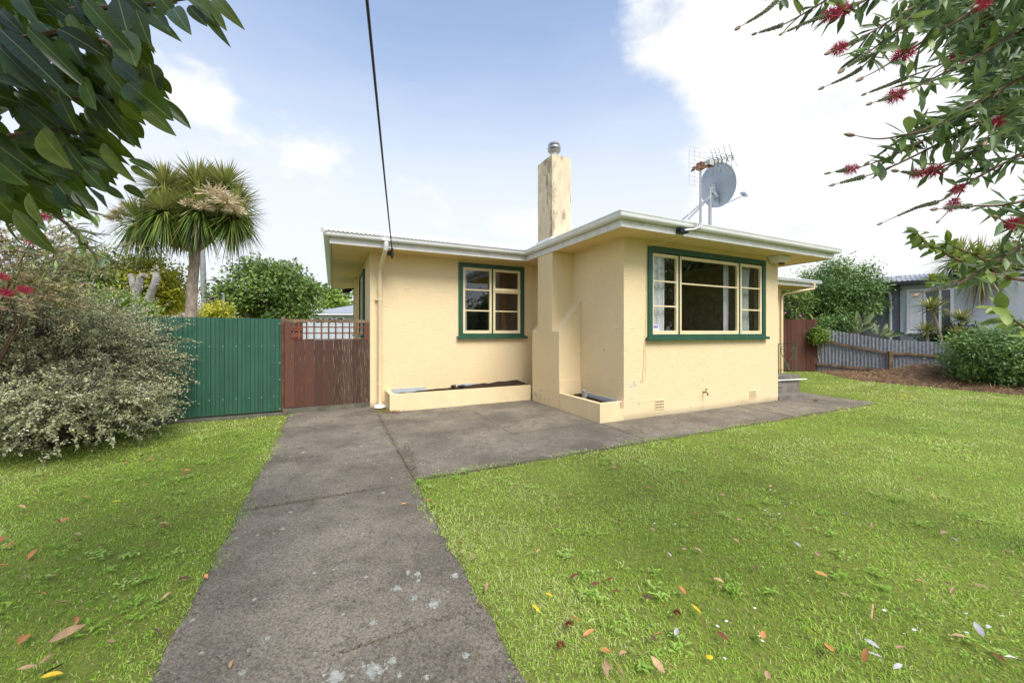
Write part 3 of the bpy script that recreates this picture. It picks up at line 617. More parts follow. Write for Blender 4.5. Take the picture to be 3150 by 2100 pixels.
wc.tube([(4.935, V2 - .012, 1.35), (4.975, V2 - .02, 1.05), (4.97, V2 - .02, .75), (4.90, V2 - .015, .64), (4.84, V2 - .012, .66)], .004, 5)
solo(wc, 'wall_cable', M_pipe, 'thin white cable hanging down the wall left of picture window', 'cable', (4.95, V2, .65), smooth=True)
P0 = at(1206, 770, 7.22); P1 = at(1137, 0, 2.5); pts = []
for i in range(40):
    t = i / 39 * 4.3; q = P0 + (P1 - P0) * t; q.z -= .10 * t * (4.3 - t) * .55 - 0; pts.append(q)
SC_ = thing('service_cable', 'black overhead power cable running down from the sky to the eave', 'cable', tuple(P0), False)
part(MB().tube(pts, .0105, 6), 'cable', M_black, SC_, True)
part(MB().blob(P0 + Vector((0, 0, -.05)), (.028, .03, .12), 8).tube([P0 + Vector((0, 0, -.02)), P0 + Vector((-.05, .12, -.03))], .02, 6).box(P0.x - .10, P0.x - .02, P0.y + .02, P0.y + .08, P0.z - .09, P0.z + .0), 'insulator', M_black, SC_)
spt = at(1072, 893, 12.2)
sp = thing('spotlight', 'black outdoor spotlight under the side eave above the gate', 'spotlight', tuple(spt), False)
part(MB().lathe(spt, [(0, -.10), (.05, -.09), (.08, .06), (.07, .07)], 10, axis=(-.6, -.7, -.3)).lathe(spt + Vector((-.14, .1, 0)), [(0, -.10), (.05, -.09), (.08, .06), (.07, .07)], 10, axis=(-.9, .1, -.3)), 'lamp_head', M_black, sp, True)
part(MB().tube([spt, spt + Vector((.2, .1, .08))], .03, 6), 'bracket', M_black, sp)

# TV aerial on a cranked mast at the gutter
AE = thing('tv_aerial', 'rusty television aerial with grid reflectors on a cranked mast', 'aerial', (5.2, VGB, 3.15))
part(MB().tube([(5.18, VGB - .0, 3.155), (5.30, VGB - .08, 3.16), (5.40, VGB - .1, 3.20), (5.43, VGB - .1, 3.30), (5.43, VGB - .1, 4.24)], .018, 8), 'mast', M_steel, AE, True)
part(MB().box(5.10, 5.28, VGB + .0, VGB + .10, 3.12, 3.19), 'mast_bracket', M_black, AE)
A0 = Vector((5.30, VGB - .1, 4.16)); A1 = Vector((6.02, VGB - .25, 4.42)); bd = (A1 - A0).normalized()
part(MB().bar(A0, A1, .022, .022), 'boom', M_alu, AE)
part(MB().bar(Vector((5.26, VGB - .1, 4.14)), Vector((5.66, VGB - .16, 4.24)), .04, .045).box(5.39, 5.47, VGB - .15, VGB - .05, 4.15, 4.26).bar((5.24, VGB - .1, 4.10), (5.34, VGB - .1, 4.18), .05, .03), 'clamp_bar', M_rust, AE)
sd = bd.cross(Vector((0, 0, 1))).normalized(); ud = sd.cross(bd)
for t in (.50, .60, .70, .84, .985):
    c = A0 + (A1 - A0) * t; e_ = MB().blob(c, (.022, .022, .028), 6)
    for sx, sz in ((.12, .75), (-.5, .45), (-.25, -.8), (.3, -.75)):
        d = (sd * sx + ud * sz - bd * .12).normalized(); e_.tube([c, c + d * .07], .008, 5); e_.tube([c + d * .07, c + d * .21], .0035, 4)
    part(e_, 'element', M_eld, AE)
def gridp(o, a, b, na, nb):
    m = MB()
    for i in range(na + 1): p = o + a * (i / na); m.tube([p, p + b], .0018, 4)
    for j in range(nb + 1): p = o + b * (j / nb); m.tube([p, p + a], .0018, 4)
    return m
def onv(xs, ys, v):
    t = (xs - CX) / F; u = (t * v * CT + v * ST) / (CT - t * ST); Y = u * ST + v * CT; return Vector((u, v, EYE - (ys - CY) * Y / F))
g1 = onv(2120, 450, VGB - .1); part(gridp(g1, Vector((.02, .02, -.60)), Vector((.11, -.11, -.06)), 9, 2), 'grid_reflector', M_steel, AE)
g2 = onv(2157, 470, VGB - .05); part(gridp(g2, Vector((.0, .03, -.60)), Vector((.23, -.15, -.02)), 8, 6), 'grid_reflector', M_steel, AE)
part(MB().box(5.52, 5.62, VGB - .2, VGB - .1, 4.22, 4.30), 'balun_box', M_alu, AE)
# satellite dish, seen from behind
def onv(xs, ys, v):
    t = (xs - CX) / F; u = (t * v * CT + v * ST) / (CT - t * ST); Y = u * ST + v * CT; return Vector((u, v, EYE - (ys - CY) * Y / F))
DV = 5.45; pb, pt = onv(2184, 690, DV), onv(2184, 580, DV)
DI = thing('satellite_dish', 'large grey satellite dish on a pole on the roof', 'satellite dish', (pb.x, DV, 3.6))
part(MB().tube([(pb.x, DV, 3.55), (pb.x, DV, pt.z)], .033, 10), 'pole', M_steel, DI, True)
dc = onv(2206, 570, DV + .22)
dax = Vector((.97, -.04, .22)).normalized()       # the way the dish looks, away to the right
up_ = (Vector((0, 0, 1)) - dax * dax.z).normalized(); rt_ = up_.cross(dax); dv_s = []; fs_ = []; NR, NA = 7, 36
for i in range(NR + 1):
    r = i / NR
    for k in range(NA): a = 2 * math.pi * k / NA; dv_s.append(dc + rt_ * (.445 * r * math.cos(a)) + up_ * (.475 * r * math.sin(a)) + dax * (.085 * (r * r - .9)))
for i in range(NR):
    for k in range(NA): fs_.append((i * NA + k, (i + 1) * NA + k, (i + 1) * NA + (k + 1) % NA, i * NA + (k + 1) % NA))
dm = MB().add(dv_s, fs_); dm.add([p + dax * .006 for p in dv_s], [tuple(reversed(f)) for f in fs_])
rim = [dv_s[NR * NA + k] for k in range(NA)]; dm.tube(rim + [rim[0]], .007, 5, cap=False)
part(dm, 'reflector', M_dish, DI, True)
bk = dc - dax * .12 - up_ * .2
br_ = MB().bar(bk + up_ * .22, bk - up_ * .22, .16, .05, up=tuple(rt_)).bar(bk - up_ * .05 - rt_ * .04, Vector((pb.x, DV, pt.z - .03)), .06, .06)
br_.bar(bk - up_ * .12, bk - up_ * .25 + rt_ * .1, .05, .05); br_.tube([Vector((pb.x, DV, pt.z - .12)), bk - up_ * .06], .02, 6).tube([Vector((pb.x - .04, DV, pt.z)), Vector((pb.x + .10, DV, pt.z + .02))], .02, 6)
part(br_, 'mount_bracket', M_dish, DI)
ln = dc - up_ * .46; l1 = onv(2290, 600, DV + .25)
part(MB().tube([ln, l1], .014, 6), 'feed_arm', M_steel, DI, True)
part(MB().blob(l1 + Vector((-.05, 0, .03)), (.10, .05, .045), 8).box(l1.x - .02, l1.x + .09, l1.y - .03, l1.y + .03, l1.z - .03, l1.z + .02), 'receiver', M_dish, DI, True)
q = Vector((pb.x, DV, pt.z - .16)); r1, r2 = onv(2100, 676, DV - .45), onv(2118, 674, DV - .25)
part(MB().tube([q, r1], .016, 6), 'strut', M_steel, DI, True); part(MB().tube([q - Vector((0, 0, .03)), r2], .016, 6), 'strut', M_steel, DI, True)
cw = [onv(2160, 609, DV), onv(2135, 625, DV - .3), onv(2119, 660, DV - .6), onv(2140, 690, VGB - .01), onv(2150, 703, VGB - .02), onv(2163, 690, VGB - .01), onv(2168, 655, DV - .5), onv(2158, 640, DV)]
part(MB().tube(cw, .004, 5), 'coax_loop', M_wtrim, DI, True)

# steps, railing, pipe
ST_ = thing('concrete_steps', 'grey concrete steps and landing at right side of the yellow house', 'steps', (9.9, 5.6, 0))
part(MB().box(8.86, 10.0, 4.945, 5.7, -.05, .075), 'step', M_conc, ST_); part(MB().box(8.86, 10.1, 5.27, 6.0, .076, .225), 'step', M_conc, ST_)
part(MB().box(8.86, 10.93, 5.62, 8.05, -.05, .395), 'landing', M_conc, ST_)
RL = thing('railing', 'green wrought iron scroll railing on the concrete landing', 'railing', (10.9, 6.2, .4))
rl = MB(); ru = 10.89
rl.bar((ru, 5.66, 1.18), (ru, 7.1, 1.18), .035, .012).bar((ru, 5.70, .48), (ru, 7.1, .48), .02, .012)
part(rl, 'rail', M_green, RL)
for vv in (6.12, 7.1): part(MB().box(ru - .013, ru + .013, vv - .013, vv + .013, .39, 1.175), 'post', M_green, RL)
sc_ = MB()
for c, r, s in (((5.78, 1.06), .075, 1), ((6.0, 1.06), .075, -1), ((5.9, .58), .075, 1)):
    sc_.tube([(ru, c[0] + s * r * (1 - .25 * a) * math.cos(a * 1.9), c[1] + r * (1 - .25 * a) * math.sin(a * 1.9)) for a in np.linspace(0, 3.0, 18)], .009, 5)
sc_.tube([(ru, 5.71, 1.05), (ru, 5.78, .85), (ru, 5.9, .62), (ru, 5.95, .5)], .010, 5).tube([(ru, 6.07, 1.05), (ru, 6.0, .85), (ru, 5.9, .62), (ru, 5.84, .5)], .010, 5)
for k in range(1, 8): sc_.tube([(ru, 6.14 + .12 * k, .48), (ru, 6.14 + .12 * k, 1.18)], .006, 5)
for k in range(3): sc_.tube([(ru, 5.68 + .012 * k, .48), (ru, 5.68 + .012 * k, 1.18)], .004, 4)
part(sc_, 'scrollwork', basic('worn green iron', (.13, .22, .17), .5, .4, 20), RL, True)
wp = MB().tube([hw(8.9, 5.60, .30), hw(10.0, 5.595, .30), hw(11.15, 5.57, .275)], .016, 8)
solo(wp, 'plastic_pipe', M_wtrim, 'thin white plastic pipe lying across the concrete steps', 'pipe', tuple(hw(10, 5.6, .3)), False, smooth=True)
# rear porch downpipe
part(MB().tube([(15.3, VGA - .03, 3.22), (15.3, VGA - .03, 3.02), (15.0, VGA + .2, 2.96), (UE + .05, V0 - .05, 2.85), (UE - .06, V0 - .06, 2.7), (UE - .06, V0 - .06, 0)], .04, 10), 'downpipe', M_pipe, house, True)

# ------------------------------------------------------------------ green steel fence, gate
FV = 8.15
GF = thing('steel_fence', 'dark green corrugated steel fence between the shrub and brown gate', 'fence', (-3.5, FV, 0))
def tsheet(u0, u1, z0, z1, v, per=.19):
    prof = [(0, 0), (.05, 0), (.062, -.009), (.072, 0), (.105, 0), (.117, -.009), (.127, 0), (.150, 0), (.160, -.030), (.182, -.030)]
    us = []; k = math.floor(u0 / per) - 1
    while k * per < u1 + per:
        us += [(k * per + a, b) for a, b in prof]; k += 1
    us = [(a, b) for a, b in us if u0 < a < u1]; us = [(u0, us[0][1])] + us + [(u1, us[-1][1])]
    m = MB(); vs = []
    for a, b in us: vs += [(a, v + b, z0), (a, v + b, z1)]
    return m.add(vs, [(2 * i, 2 * i + 2, 2 * i + 3, 2 * i + 1) for i in range(len(us) - 1)])
ue = -.855; scm = MB()
for i in range(8):
    a = ue - .76; part(tsheet(a, ue, .05, 1.745 + .004 * (i % 2), FV + .003 * (i % 2)), 'fence_sheet', M_fgreen, GF); ue = a + .0
for zz in (1.245, .32):
    for k in range(0, 32):
        a = -.969 - .19 * k
        scm.lathe((a, FV - .029, zz + .0), [(0, .006), (.006, .005), (.008, 0)], 7, axis=(0, -1, 0))
for zz in (1.66, .93, .62, .08): scm.lathe((-.88, FV - .004, zz), [(0, .008), (.008, .006), (.010, 0)], 7, axis=(0, -1, 0))
part(scm, 'screw_heads', M_screw, GF, kind='stuff')
for a in (-.83, -3.2, -5.6): part(MB().box(a - .03, a + .03, FV + .034, FV + .11, -.05, 1.79 if a > -1 else 1.7), 'post', M_rail, GF)
for zz in (.32, 1.245): part(MB().box(-6.9, -.80, FV + .006, FV + .033, zz - .04, zz + .04), 'rail', M_rail, GF)
part(MB().box(-6.9, -.80, FV - .10, FV + .12, -.06, .012), 'base_strip', M_kerb, GF)
GT = thing('gate', 'brown boarded timber gate with lattice top beside the yellow house', 'gate', (-.06, 8.12, 0))
gv = 8.10
part(MB().box(-.80, .665, gv - .012, gv + .03, 1.685, 1.74), 'top_rail', M_rail, GT)
for a, b in ((-.80, -.695), (.572, .665)): part(MB().box(a, b, gv - .010, gv + .028, 1.36, 1.684), 'stile', M_brownw, GT)
us = [-.802 + .1635 * i for i in range(10)]
for i in range(9): part(MB().box(us[i] + .0014, us[i + 1] - .0014, gv - random.uniform(.004, .010), gv + .02, .10 - .003 * i, 1.352 + random.uniform(-.002, .003)), 'board', M_brownw if i < 3 else (M_brownm if i < 5 else M_browno), GT, label=None if i < 5 else 'dark weathered flaking board')
part(MB().box(-.80, .665, gv - .016, gv + .03, 1.356, 1.368), 'mid_rail', M_brownl, GT)
for i in range(9): a = -.565 + .124 * i; part(MB().box(a - .013, a + .013, gv - .002, gv + .008, 1.369, 1.684), 'slat', M_brownl, GT)
for zz in (1.592, 1.478): part(MB().box(-.694, .571, gv + .009, gv + .018, zz - .012, zz + .012), 'slat', M_brownl, GT)
for zz in (.45, 1.1): part(MB().box(-.80, .66, gv + .031, gv + .07, zz - .05, zz + .05), 'ledge', M_brownw, GT)
part(MB().box(-.845, -.812, gv - .005, gv + .06, .0, 1.7), 'post', M_brownl, GT)
solo(MB().box(-.82, .68, gv - .06, gv + .16, -.05, .085), 'gate_kerb', M_kerb, 'mossy low concrete kerb under the brown gate', 'kerb', (-.05, gv, 0))
bf = thing('rail_fence', 'old dark red boarded screen seen through the gate lattice', 'fence', (-.55, 10.2, 0))
for i in range(3): part(MB().box(-1.2 + .19 * i, -1.015 + .19 * i, 10.2, 10.22, 0, 1.72), 'board', M_brownw, bf)
for i in range(3): part(MB().box(-1.2, -.63, 10.18, 10.199, 1.2 + .16 * i, 1.28 + .16 * i), 'rail', M_brownl, bf)

# ------------------------------------------------------------------ right boundary: palings, corrugated iron, mulch
PF = thing('paling_fence', 'tall red brown timber fence beside the railing at the right', 'fence', (10.6, 14.6, 0), False)
x = 8.6
while x < 11.72:
    w = random.uniform(.13, .16); part(MB().box(x, x + w - .008, 14.55 + random.uniform(0, .012), 14.58, 0, 1.99 + random.uniform(-.02, .02)), 'paling', M_brownf, PF); x += w
part(MB().box(8.6, 11.7, 14.583, 14.64, 1.5, 1.6).box(8.6, 11.7, 14.583, 14.64, .4, .5), 'rail', M_rail, PF)
IF = thing('iron_fence', 'sagging corrugated iron fence with timber rails by the grey house', 'fence', (13.5, 13.4, 0), False)
FP = [(11.72, 14.6), (13.45, 13.45), (17.6, 11.6), (22, 10)]
def fpt(s):
    for a, b in zip(FP, FP[1:]):
        l = math.dist(a, b)
        if s <= l or b == FP[-1]: t = s / l; return Vector((a[0] + (b[0] - a[0]) * t, a[1] + (b[1] - a[1]) * t, 0))
        s -= l
def ftop(s): return float(np.interp(s, [0, .5, 1.2, 2.08, 2.6, 4.5, 9], [1.60, 1.57, 1.42, 1.22, 1.18, 1.13, 1.05]))
sN = 0.
while sN < 8.5:
    m = MB(); vs = []; n = 48
    for i in range(n + 1):
        s = sN + .81 * i / n; p = fpt(s); d = (fpt(s + .05) - fpt(s - .05 if s > .05 else 0)).normalized(); nn = Vector((d.y, -d.x, 0)); q = p + nn * (.018 * math.sin(s * 2 * math.pi / .1016) + .003)
        vs += [(q.x, q.y, -.02), (q.x, q.y, ftop(s) + random.uniform(-.006, .006))]
    part(m.add(vs, [(2 * i, 2 * i + 2, 2 * i + 3, 2 * i + 1) for i in range(n)]), 'iron_sheet', M_zinc, IF, 70); sN += .81
def frail(s0, s1, z0, z1, h=.085):
    m = MB(); n = 6
    for i in range(n):
        a, b = s0 + (s1 - s0) * i / n, s0 + (s1 - s0) * (i + 1) / n; za, zb = z0 + (z1 - z0) * i / n + .012 * math.sin(i * 1.7), z0 + (z1 - z0) * (i + 1) / n + .012 * math.sin((i + 1) * 1.7)
        p, q = fpt(a), fpt(b); d = (q - p).normalized(); nn = Vector((d.y, -d.x, 0)) * .055
        m.bar(p + nn + Vector((0, 0, za)), q + nn + Vector((0, 0, zb)), .05, h)
    part(m, 'rail', M_rail, IF)
frail(.05, 2.03, 1.20, .75); frail(2.15, 5.2, .74, .60); frail(.05, 2.03, .27, .13); frail(2.15, 5.2, .12, .10)
for s, h in ((2.09, .82), (5.3, .8)):
    p = fpt(s); d = (fpt(s + .05) - fpt(s - .05)).normalized(); nn = Vector((d.y, -d.x, 0))
    part(MB().bar(p + nn * .08 - Vector((0, 0, .1)), p + nn * .08 + Vector((0, 0, h)), .11, .10, up=tuple(d)), 'post', M_rail, IF)
# mulch
def mulch_h(x, y):
    return .42 * math.exp(-(((x - 13.0) / 1.0) ** 2 + ((y - 11.9) / .75) ** 2)) + .28 * math.exp(-(((x - 14.5) / 1.2) ** 2 + ((y - 10.8) / .8) ** 2)) + .02
MH = MB(); vs = []; gx = [10.7 + .17 * i for i in range(48)]; gy = [8.4 + .17 * i for i in range(36)]
def mulch_in(x, y): return (x - (10.9 + (y - 11.8) * .30) > 0 if y > 11.8 else (x - 10.9) * 2.7 + (y - 11.8) * 1.4 > 0) 
for y in gy:
    for x in gx: vs.append((x, y, (mulch_h(x, y) * random.uniform(.8, 1.15) if mulch_in(x, y) else -.06)))
MH.add(vs, [(j * 48 + i, j * 48 + i + 1, (j + 1) * 48 + i + 1, (j + 1) * 48 + i) for j in range(35) for i in range(47)])
mu = solo(MH, 'mulch_bed', M_mulchb, 'bed of dry brown mulch along the corrugated iron fence', 'mulch', (13, 11, 0), False, kind='stuff')
P = np.stack([rng.uniform(10.7, 18, 60000), rng.uniform(8.4, 14.2, 60000), np.zeros(60000)], 1)
k = np.array([mulch_in(a + rng.normal() * .12, b) for a, b, _ in P]); P = P[k][:26000]; P[:, 2] = [mulch_h(a, b) + rng.uniform(0, .05) for a, b, _ in P]
Dn = rdir(len(P)); Dn[:, 2] *= .45; V, Fc, T = leafcloud(P, Dn, rdir(len(P)), rng.uniform(.06, .2, len(P)), rng.uniform(.006, .014, len(P)), rng.random(len(P)))
tag(link('mulch_straw', npmesh('mulch_straw', V, Fc, M_mulch, T)), 'loose dry brown straw and needles heaped on the mulch bed', 'mulch', None, 'stuff')

# ------------------------------------------------------------------ foliage builders
def crown(c, R, nc, per, L, Wd, cr, shell=.5, droop=.2, flat=.5):
    c, R = np.array(c, float), np.array(R, float); d = rdir(nc); cen = c + d * R * rng.uniform(shell, 1, nc)[:, None]
    n = nc * per; out = np.repeat(d, per, 0); P = np.repeat(cen, per, 0) + rng.normal(size=(n, 3)) * cr * np.array([1, 1, .75])
    Dn = unit(out * .6 + rdir(n) * .9 - np.array([0, 0, droop])); Nn = unit(rdir(n) * (1 - flat) + np.array([0, 0, 1.]) * flat + out * .3)
    t = np.clip(np.repeat(rng.uniform(.1, .9, nc), per) + rng.normal(size=n) * .16, 0, 1)
    return leafcloud(P - Dn * np.mean(L) * .5, Dn, Nn, rng.uniform(.7, 1.3, n) * L, rng.uniform(.7, 1.3, n) * Wd, t)
def foliage(parent, arr, mat, name='foliage', world=True):
    V, Fc, T = arr; return tag(link(name, npmesh(name, V - np.array(OFF[parent]), Fc, mat, T), parent), kind='stuff')
def limbs(parent, base, heads, r0, mat, name='trunk'):
    m = MB(); base = Vector(base)
    for i, h in enumerate(heads):
        h = Vector(h); mid = base.lerp(h, .5) + Vector((random.uniform(-.1, .1), random.uniform(-.1, .1), .1)) * (h - base).length * .3
        m.tube([base, base.lerp(mid, .5), mid, mid.lerp(h, .6), h], [r0, r0 * .8, r0 * .55, r0 * .35, r0 * .15], 7)
    return part(m, name, mat, parent, True)
G_mid = leafmat('mid green foliage', [(.053, .110, .025), (.107, .187, .039), (.187, .276, .062), (.267, .356, .090)], .5, .28)
G_yel = leafmat('yellow green foliage', [(.124, .170, .024), (.297, .352, .041), (.547, .525, .050), (.750, .661, .069)], .5, .3)
G_lime = leafmat('lime foliage', [(.126, .210, .028), (.210, .336, .049), (.308, .420, .084)], .5, .35)
G_dark = leafmat('dark foliage', [(.014, .030, .010), (.03, .055, .016), (.055, .09, .026)], .5, .2)
G_bush = leafmat('garden bush foliage', [(.041, .091, .028), (.091, .183, .044), (.172, .294, .070), (.284, .405, .121)], .4, .25)
G_cor = leafmat('grey green small leaf', [(.196, .220, .092), (.367, .403, .184), (.620, .643, .332), (.750, .750, .552)], .55, .2, back=(.36, .36, .25))
G_sword = leafmat('sword leaf', [(.048, .096, .016), (.104, .184, .029), (.208, .280, .048), (.384, .400, .096), (.480, .384, .192)], .45, .2, .4)
G_skirt = leafmat('dead sword leaf', [(.156, .102, .060), (.288, .204, .120), (.384, .300, .192)], .8, .1)
G_flow = leafmat('cream panicle', [(.462, .352, .198), (.660, .539, .341), (.750, .671, .484)], .7, .1)
G_redl = leafmat('dark red foliage', [(.08, .02, .02), (.14, .05, .04)], .5, .2)
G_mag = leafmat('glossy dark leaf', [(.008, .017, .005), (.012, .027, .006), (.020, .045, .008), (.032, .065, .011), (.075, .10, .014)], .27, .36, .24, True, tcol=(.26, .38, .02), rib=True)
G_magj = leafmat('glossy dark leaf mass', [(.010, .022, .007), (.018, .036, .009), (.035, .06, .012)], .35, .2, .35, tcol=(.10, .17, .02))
G_bot = leafmat('bottlebrush leaf', [(.055, .112, .040), (.104, .179, .055), (.159, .245, .066), (.245, .338, .084)], .42, .25, .4, True)
G_botj = leafmat('bottlebrush leaf mass', [(.061, .121, .049), (.109, .188, .066), (.188, .263, .099)], .45, .25, .4)
G_botl = leafmat('narrow olive leaf', [(.103, .136, .046), (.228, .269, .094), (.393, .414, .186), (.621, .414, .269)], .5, .25)
G_gum = leafmat('broad light leaf', [(.125, .200, .050), (.200, .288, .062), (.263, .325, .062)], .4, .3, .4, True)

def tree(name, label, cat, c, R, base, nc, per, L, Wd, cr, mat, r0=.18, bark=M_bark2, group=None, **k):
    t = thing(name, label, cat, tuple(base), False, group); c = Vector(c); R = Vector(R)
    limbs(t, base, [c + Vector((R.x * random.uniform(-.6, .6), R.y * random.uniform(-.6, .6), R.z * random.uniform(-.3, .7))) for _ in range(7)], r0, bark)
    foliage(t, crown(c, R, nc, per, L, Wd, cr, **k), mat); return t
# ------------------------------------------------------------------ left background
tree('round_tree', 'round green tree standing behind the steel fence left of the house', 'tree', at(832, 905, 25), (2.9, 2.6, 2.2), (at(832, 905, 25).x, 25, 0), 170, 95, .24, .15, .38, G_mid, .25)
tree('yellow_tree', 'yellow green bushy tree behind the pollarded stump', 'tree', at(450, 905, 12.6), (1.15, 1.0, 1.45), (at(450, 905, 12.6).x, 12.6, 0), 120, 85, .13, .065, .19, G_yel, .12)
tree('dark_tree', 'dense olive tree behind the grey green shrub at left', 'tree', at(265, 890, 11.6), (1.35, 1.0, 1.35), (at(265, 890, 11.6).x, 11.6, 0), 120, 80, .13, .06, .22, G_mid, .12)
tree('lime_tree', 'bright lime tree above the blue roofed house', 'tree', at(1032, 930, 46), (2.2, 2, 2.2), (at(1032, 930, 46).x, 46, 0), 46, 40, .45, .3, .5, G_lime, .25)
tree('conifer', 'small dark conifer beside the yellow green tree', 'tree', at(537, 935, 40), (.75, .75, 1.6), (at(537, 935, 40).x, 40, 0), 60, 40, .3, .18, .2, G_dark, .15)
tree('red_shrub', 'dark red leaved shrub just right of the utility pole', 'shrub', at(662, 940, 30), (.55, .5, .9), (at(662, 940, 30).x, 30, 0), 20, 40, .2, .12, .2, G_redl, .1)
tree('yellow_shrub', 'low yellow green shrub beyond the fence under the round tree', 'shrub', at(668, 965, 20), (.85, .6, .6), (at(668, 965, 20).x, 20, 0), 40, 50, .14, .08, .2, G_yel, .08)
tree('bright_shrub', 'bright green shrub behind the fence below the pollarded stump', 'shrub', at(350, 960, 9.6), (.85, .45, .55), (at(350, 960, 9.6).x, 9.6, 0), 45, 60, .10, .05, .14, G_lime, .05)
PT = thing('pollarded_trunk', 'bare grey pollarded trunk with lopped limbs in front of yellow green tree', 'tree trunk', (at(440, 1000, 10.6).x, 10.6, 0), False)
A = lambda x, y: at(x, y, 10.6)
part(MB().tube([A(436, 1185), A(436, 1040), A(440, 965)], [.16, .14, .13], 10), 'trunk', M_bark2, PT, True)
for pts, r in (([A(432, 975), A(412, 925), A(413, 895), A(404, 852), A(400, 845)], [.10, .085, .075, .075, .07]), ([A(416, 925), A(428, 885), A(433, 850), A(446, 846)], [.07, .085, .08, .075]),
               ([A(440, 965), A(456, 925), A(473, 880), A(482, 855), A(480, 838)], [.10, .095, .085, .09, .08]), ([A(474, 880), A(485, 872)], [.06, .05])):
    part(MB().tube(pts, r, 9), 'limb', M_bark2, PT, True)
UP = thing('utility_pole', 'grey utility pole standing behind the cabbage tree trunk', 'utility pole', (at(634, 1000, 24).x, 24, 0), False)
part(MB().tube([(at(634, 1000, 24).x, 24, 0), at(620, 700, 24)], [.19, .13], 10), 'pole', M_pole, UP, True)
part(MB().tube([at(624, 862, 24), at(655, 862, 23.8), at(693, 866, 23.6)], .02, 5).blob(at(668, 866, 23.7), (.18, .06, .06), 6).blob(at(680, 867, 23.7), (.12, .06, .08), 6), 'insulator_arm', M_black, UP)
def wire(a, b, sag, label, r=.012):
    pts = [a.lerp(b, i / 16) - Vector((0, 0, sag * 4 * (i / 16) * (1 - i / 16))) for i in range(17)]
    solo(MB().tube(pts, r, 4), 'power_line', M_black, label, 'power line', tuple(a), False)
wire(at(622, 750, 24), at(-400, 905, 60), .3, 'thin power line passing left behind the cabbage tree'); wire(at(624, 862, 24), at(330, 848, 40), .2, 'thin wire level with the pollarded stump')
wire(at(622, 745, 24), at(705, 800, 34), .1, 'thin line running from utility pole down to the round tree')
LP = thing('lamp_post', 'thin distant grey post at the left edge of the round tree', 'post', (at(688, 1000, 21).x, 21, 0), False)
part(MB().tube([(at(688, 1000, 21).x, 21, 0), at(688, 905, 21)], .05, 8), 'pole', M_pole, LP); part(MB().tube([at(688, 905, 21), at(682, 903, 21)], .05, 6), 'cap', M_pole, LP)
def bghouse(name, label, x0, x1, y0, y1, ze, pitch, wallm, roofm, wins=(), oh=.5):
    t = thing(name, label, 'house', ((x0 + x1) / 2, y0, 0), False)
    part(MB().box(x0, x1, y0, y1, 0, ze), 'wall', wallm, t); h = (y1 - y0) / 2 + oh; a, b = x0 - oh, x1 + oh; zz = ze + .02; r = zz + h * math.tan(math.radians(pitch)); yc = (y0 + y1) / 2
    m = MB().add([(a, y0 - oh, zz), (b, y0 - oh, zz), (b, y1 + oh, zz), (a, y1 + oh, zz), (a + h, yc, r), (b - h, yc, r)], [(0, 1, 5, 4), (1, 2, 5), (2, 3, 4, 5), (3, 0, 4), (3, 2, 1, 0)])
    part(m, 'roof', roofm, t); part(MB().box(a, b, y0 - oh - .06, y0 - oh - .005, zz - .16, zz - .03), 'gutter', M_wtrim, t)
    for (u0, u1, z0, z1) in wins:
        w = part(frect(MB(), u0, u1, z0, z1, .14, y0 - .06, y0 - .002), 'window', M_wtrim, t); part(MB().box(u0 + .14, u1 - .14, y0 - .04, y0 - .03, z0 + .14, z1 - .14), 'pane', M_panedark, w)
    return t
M_panedark = basic('distant window glass', (.06, .07, .08), .1, .2, 2, spec=.6)
bghouse('distant_house', 'distant white walled house with blue grey roof seen above the gate', at(962, 0, 34).x, at(962, 0, 34).x + 9, 34, 42, 3.15, 17, M_gwall2, M_groof,
        [(at(968, 0, 34).x, at(988, 0, 34).x, 1.4, 2.9), (at(988, 0, 34).x, at(1004, 0, 34).x, 1.4, 2.9), (at(1006, 0, 34).x, at(1024, 0, 34).x, 1.4, 2.9), (at(1034, 0, 34).x, at(1060, 0, 34).x, 1.4, 2.9)])
M_pink = basic('pinkish grey roof tile', (.33, .27, .27), .7, .1, 4)
bghouse('tiled_house', 'low house with pinkish grey roof beyond the steel fence', at(480, 0, 30).x, at(590, 0, 30).x, 30, 36, 2.55, 20, M_gwall2, M_pink)
BF = thing('pale_fence', 'pale blue panelled wall seen through the gate lattice', 'wall', (at(1000, 0, 19).x, 19, 0), False)
M_pblue = basic('pale blue sheet', (.50, .57, .62), .5, .05)
x = at(905, 0, 19).x; xe = at(1120, 0, 19).x
while x < xe: part(MB().box(x, x + .34, 19, 19.03, 0, 1.95), 'panel', M_pblue, BF); x += .36
part(MB().box(at(905, 0, 19).x, xe, 19.031, 19.06, 0, 1.93), 'backing', M_gwall, BF)

# cabbage tree
def head(c, n, L, Wd, lo=-.95, hi=1.0, droopy=1.0):
    z = rng.uniform(lo, hi, n); a = rng.uniform(0, 2 * math.pi, n); r = np.sqrt(np.maximum(0, 1 - z * z)); d = np.stack([r * np.cos(a), r * np.sin(a), z], 1)
    P = np.array(c) + d * .06; bend = (.10 + .62 * np.clip(.35 - z, 0, 1)) * droopy * rng.uniform(.4, 1.3, n)
    t = np.clip(.45 + .3 * z + rng.normal(size=n) * .2, 0, 1)
    return blades(P, d, L * rng.uniform(.75, 1.15, n), Wd * rng.uniform(.8, 1.2, n), bend, t)
CTp = (at(592, 1000, 12).x, 12.0, 0)
CB = thing('cabbage_tree', 'tall cabbage tree with spiky crown and cream flowers behind the steel fence', 'tree', CTp, False)
A = lambda x, y, d=0: at(x, y, 12 + d)
fork = A(598, 772)
tr = MB().tube([Vector(CTp), A(590, 1040), A(588, 960), A(592, 880), A(598, 810), fork], [.21, .17, .15, .14, .135, .15], 14)
part(tr, 'trunk', M_bark, CB, True)
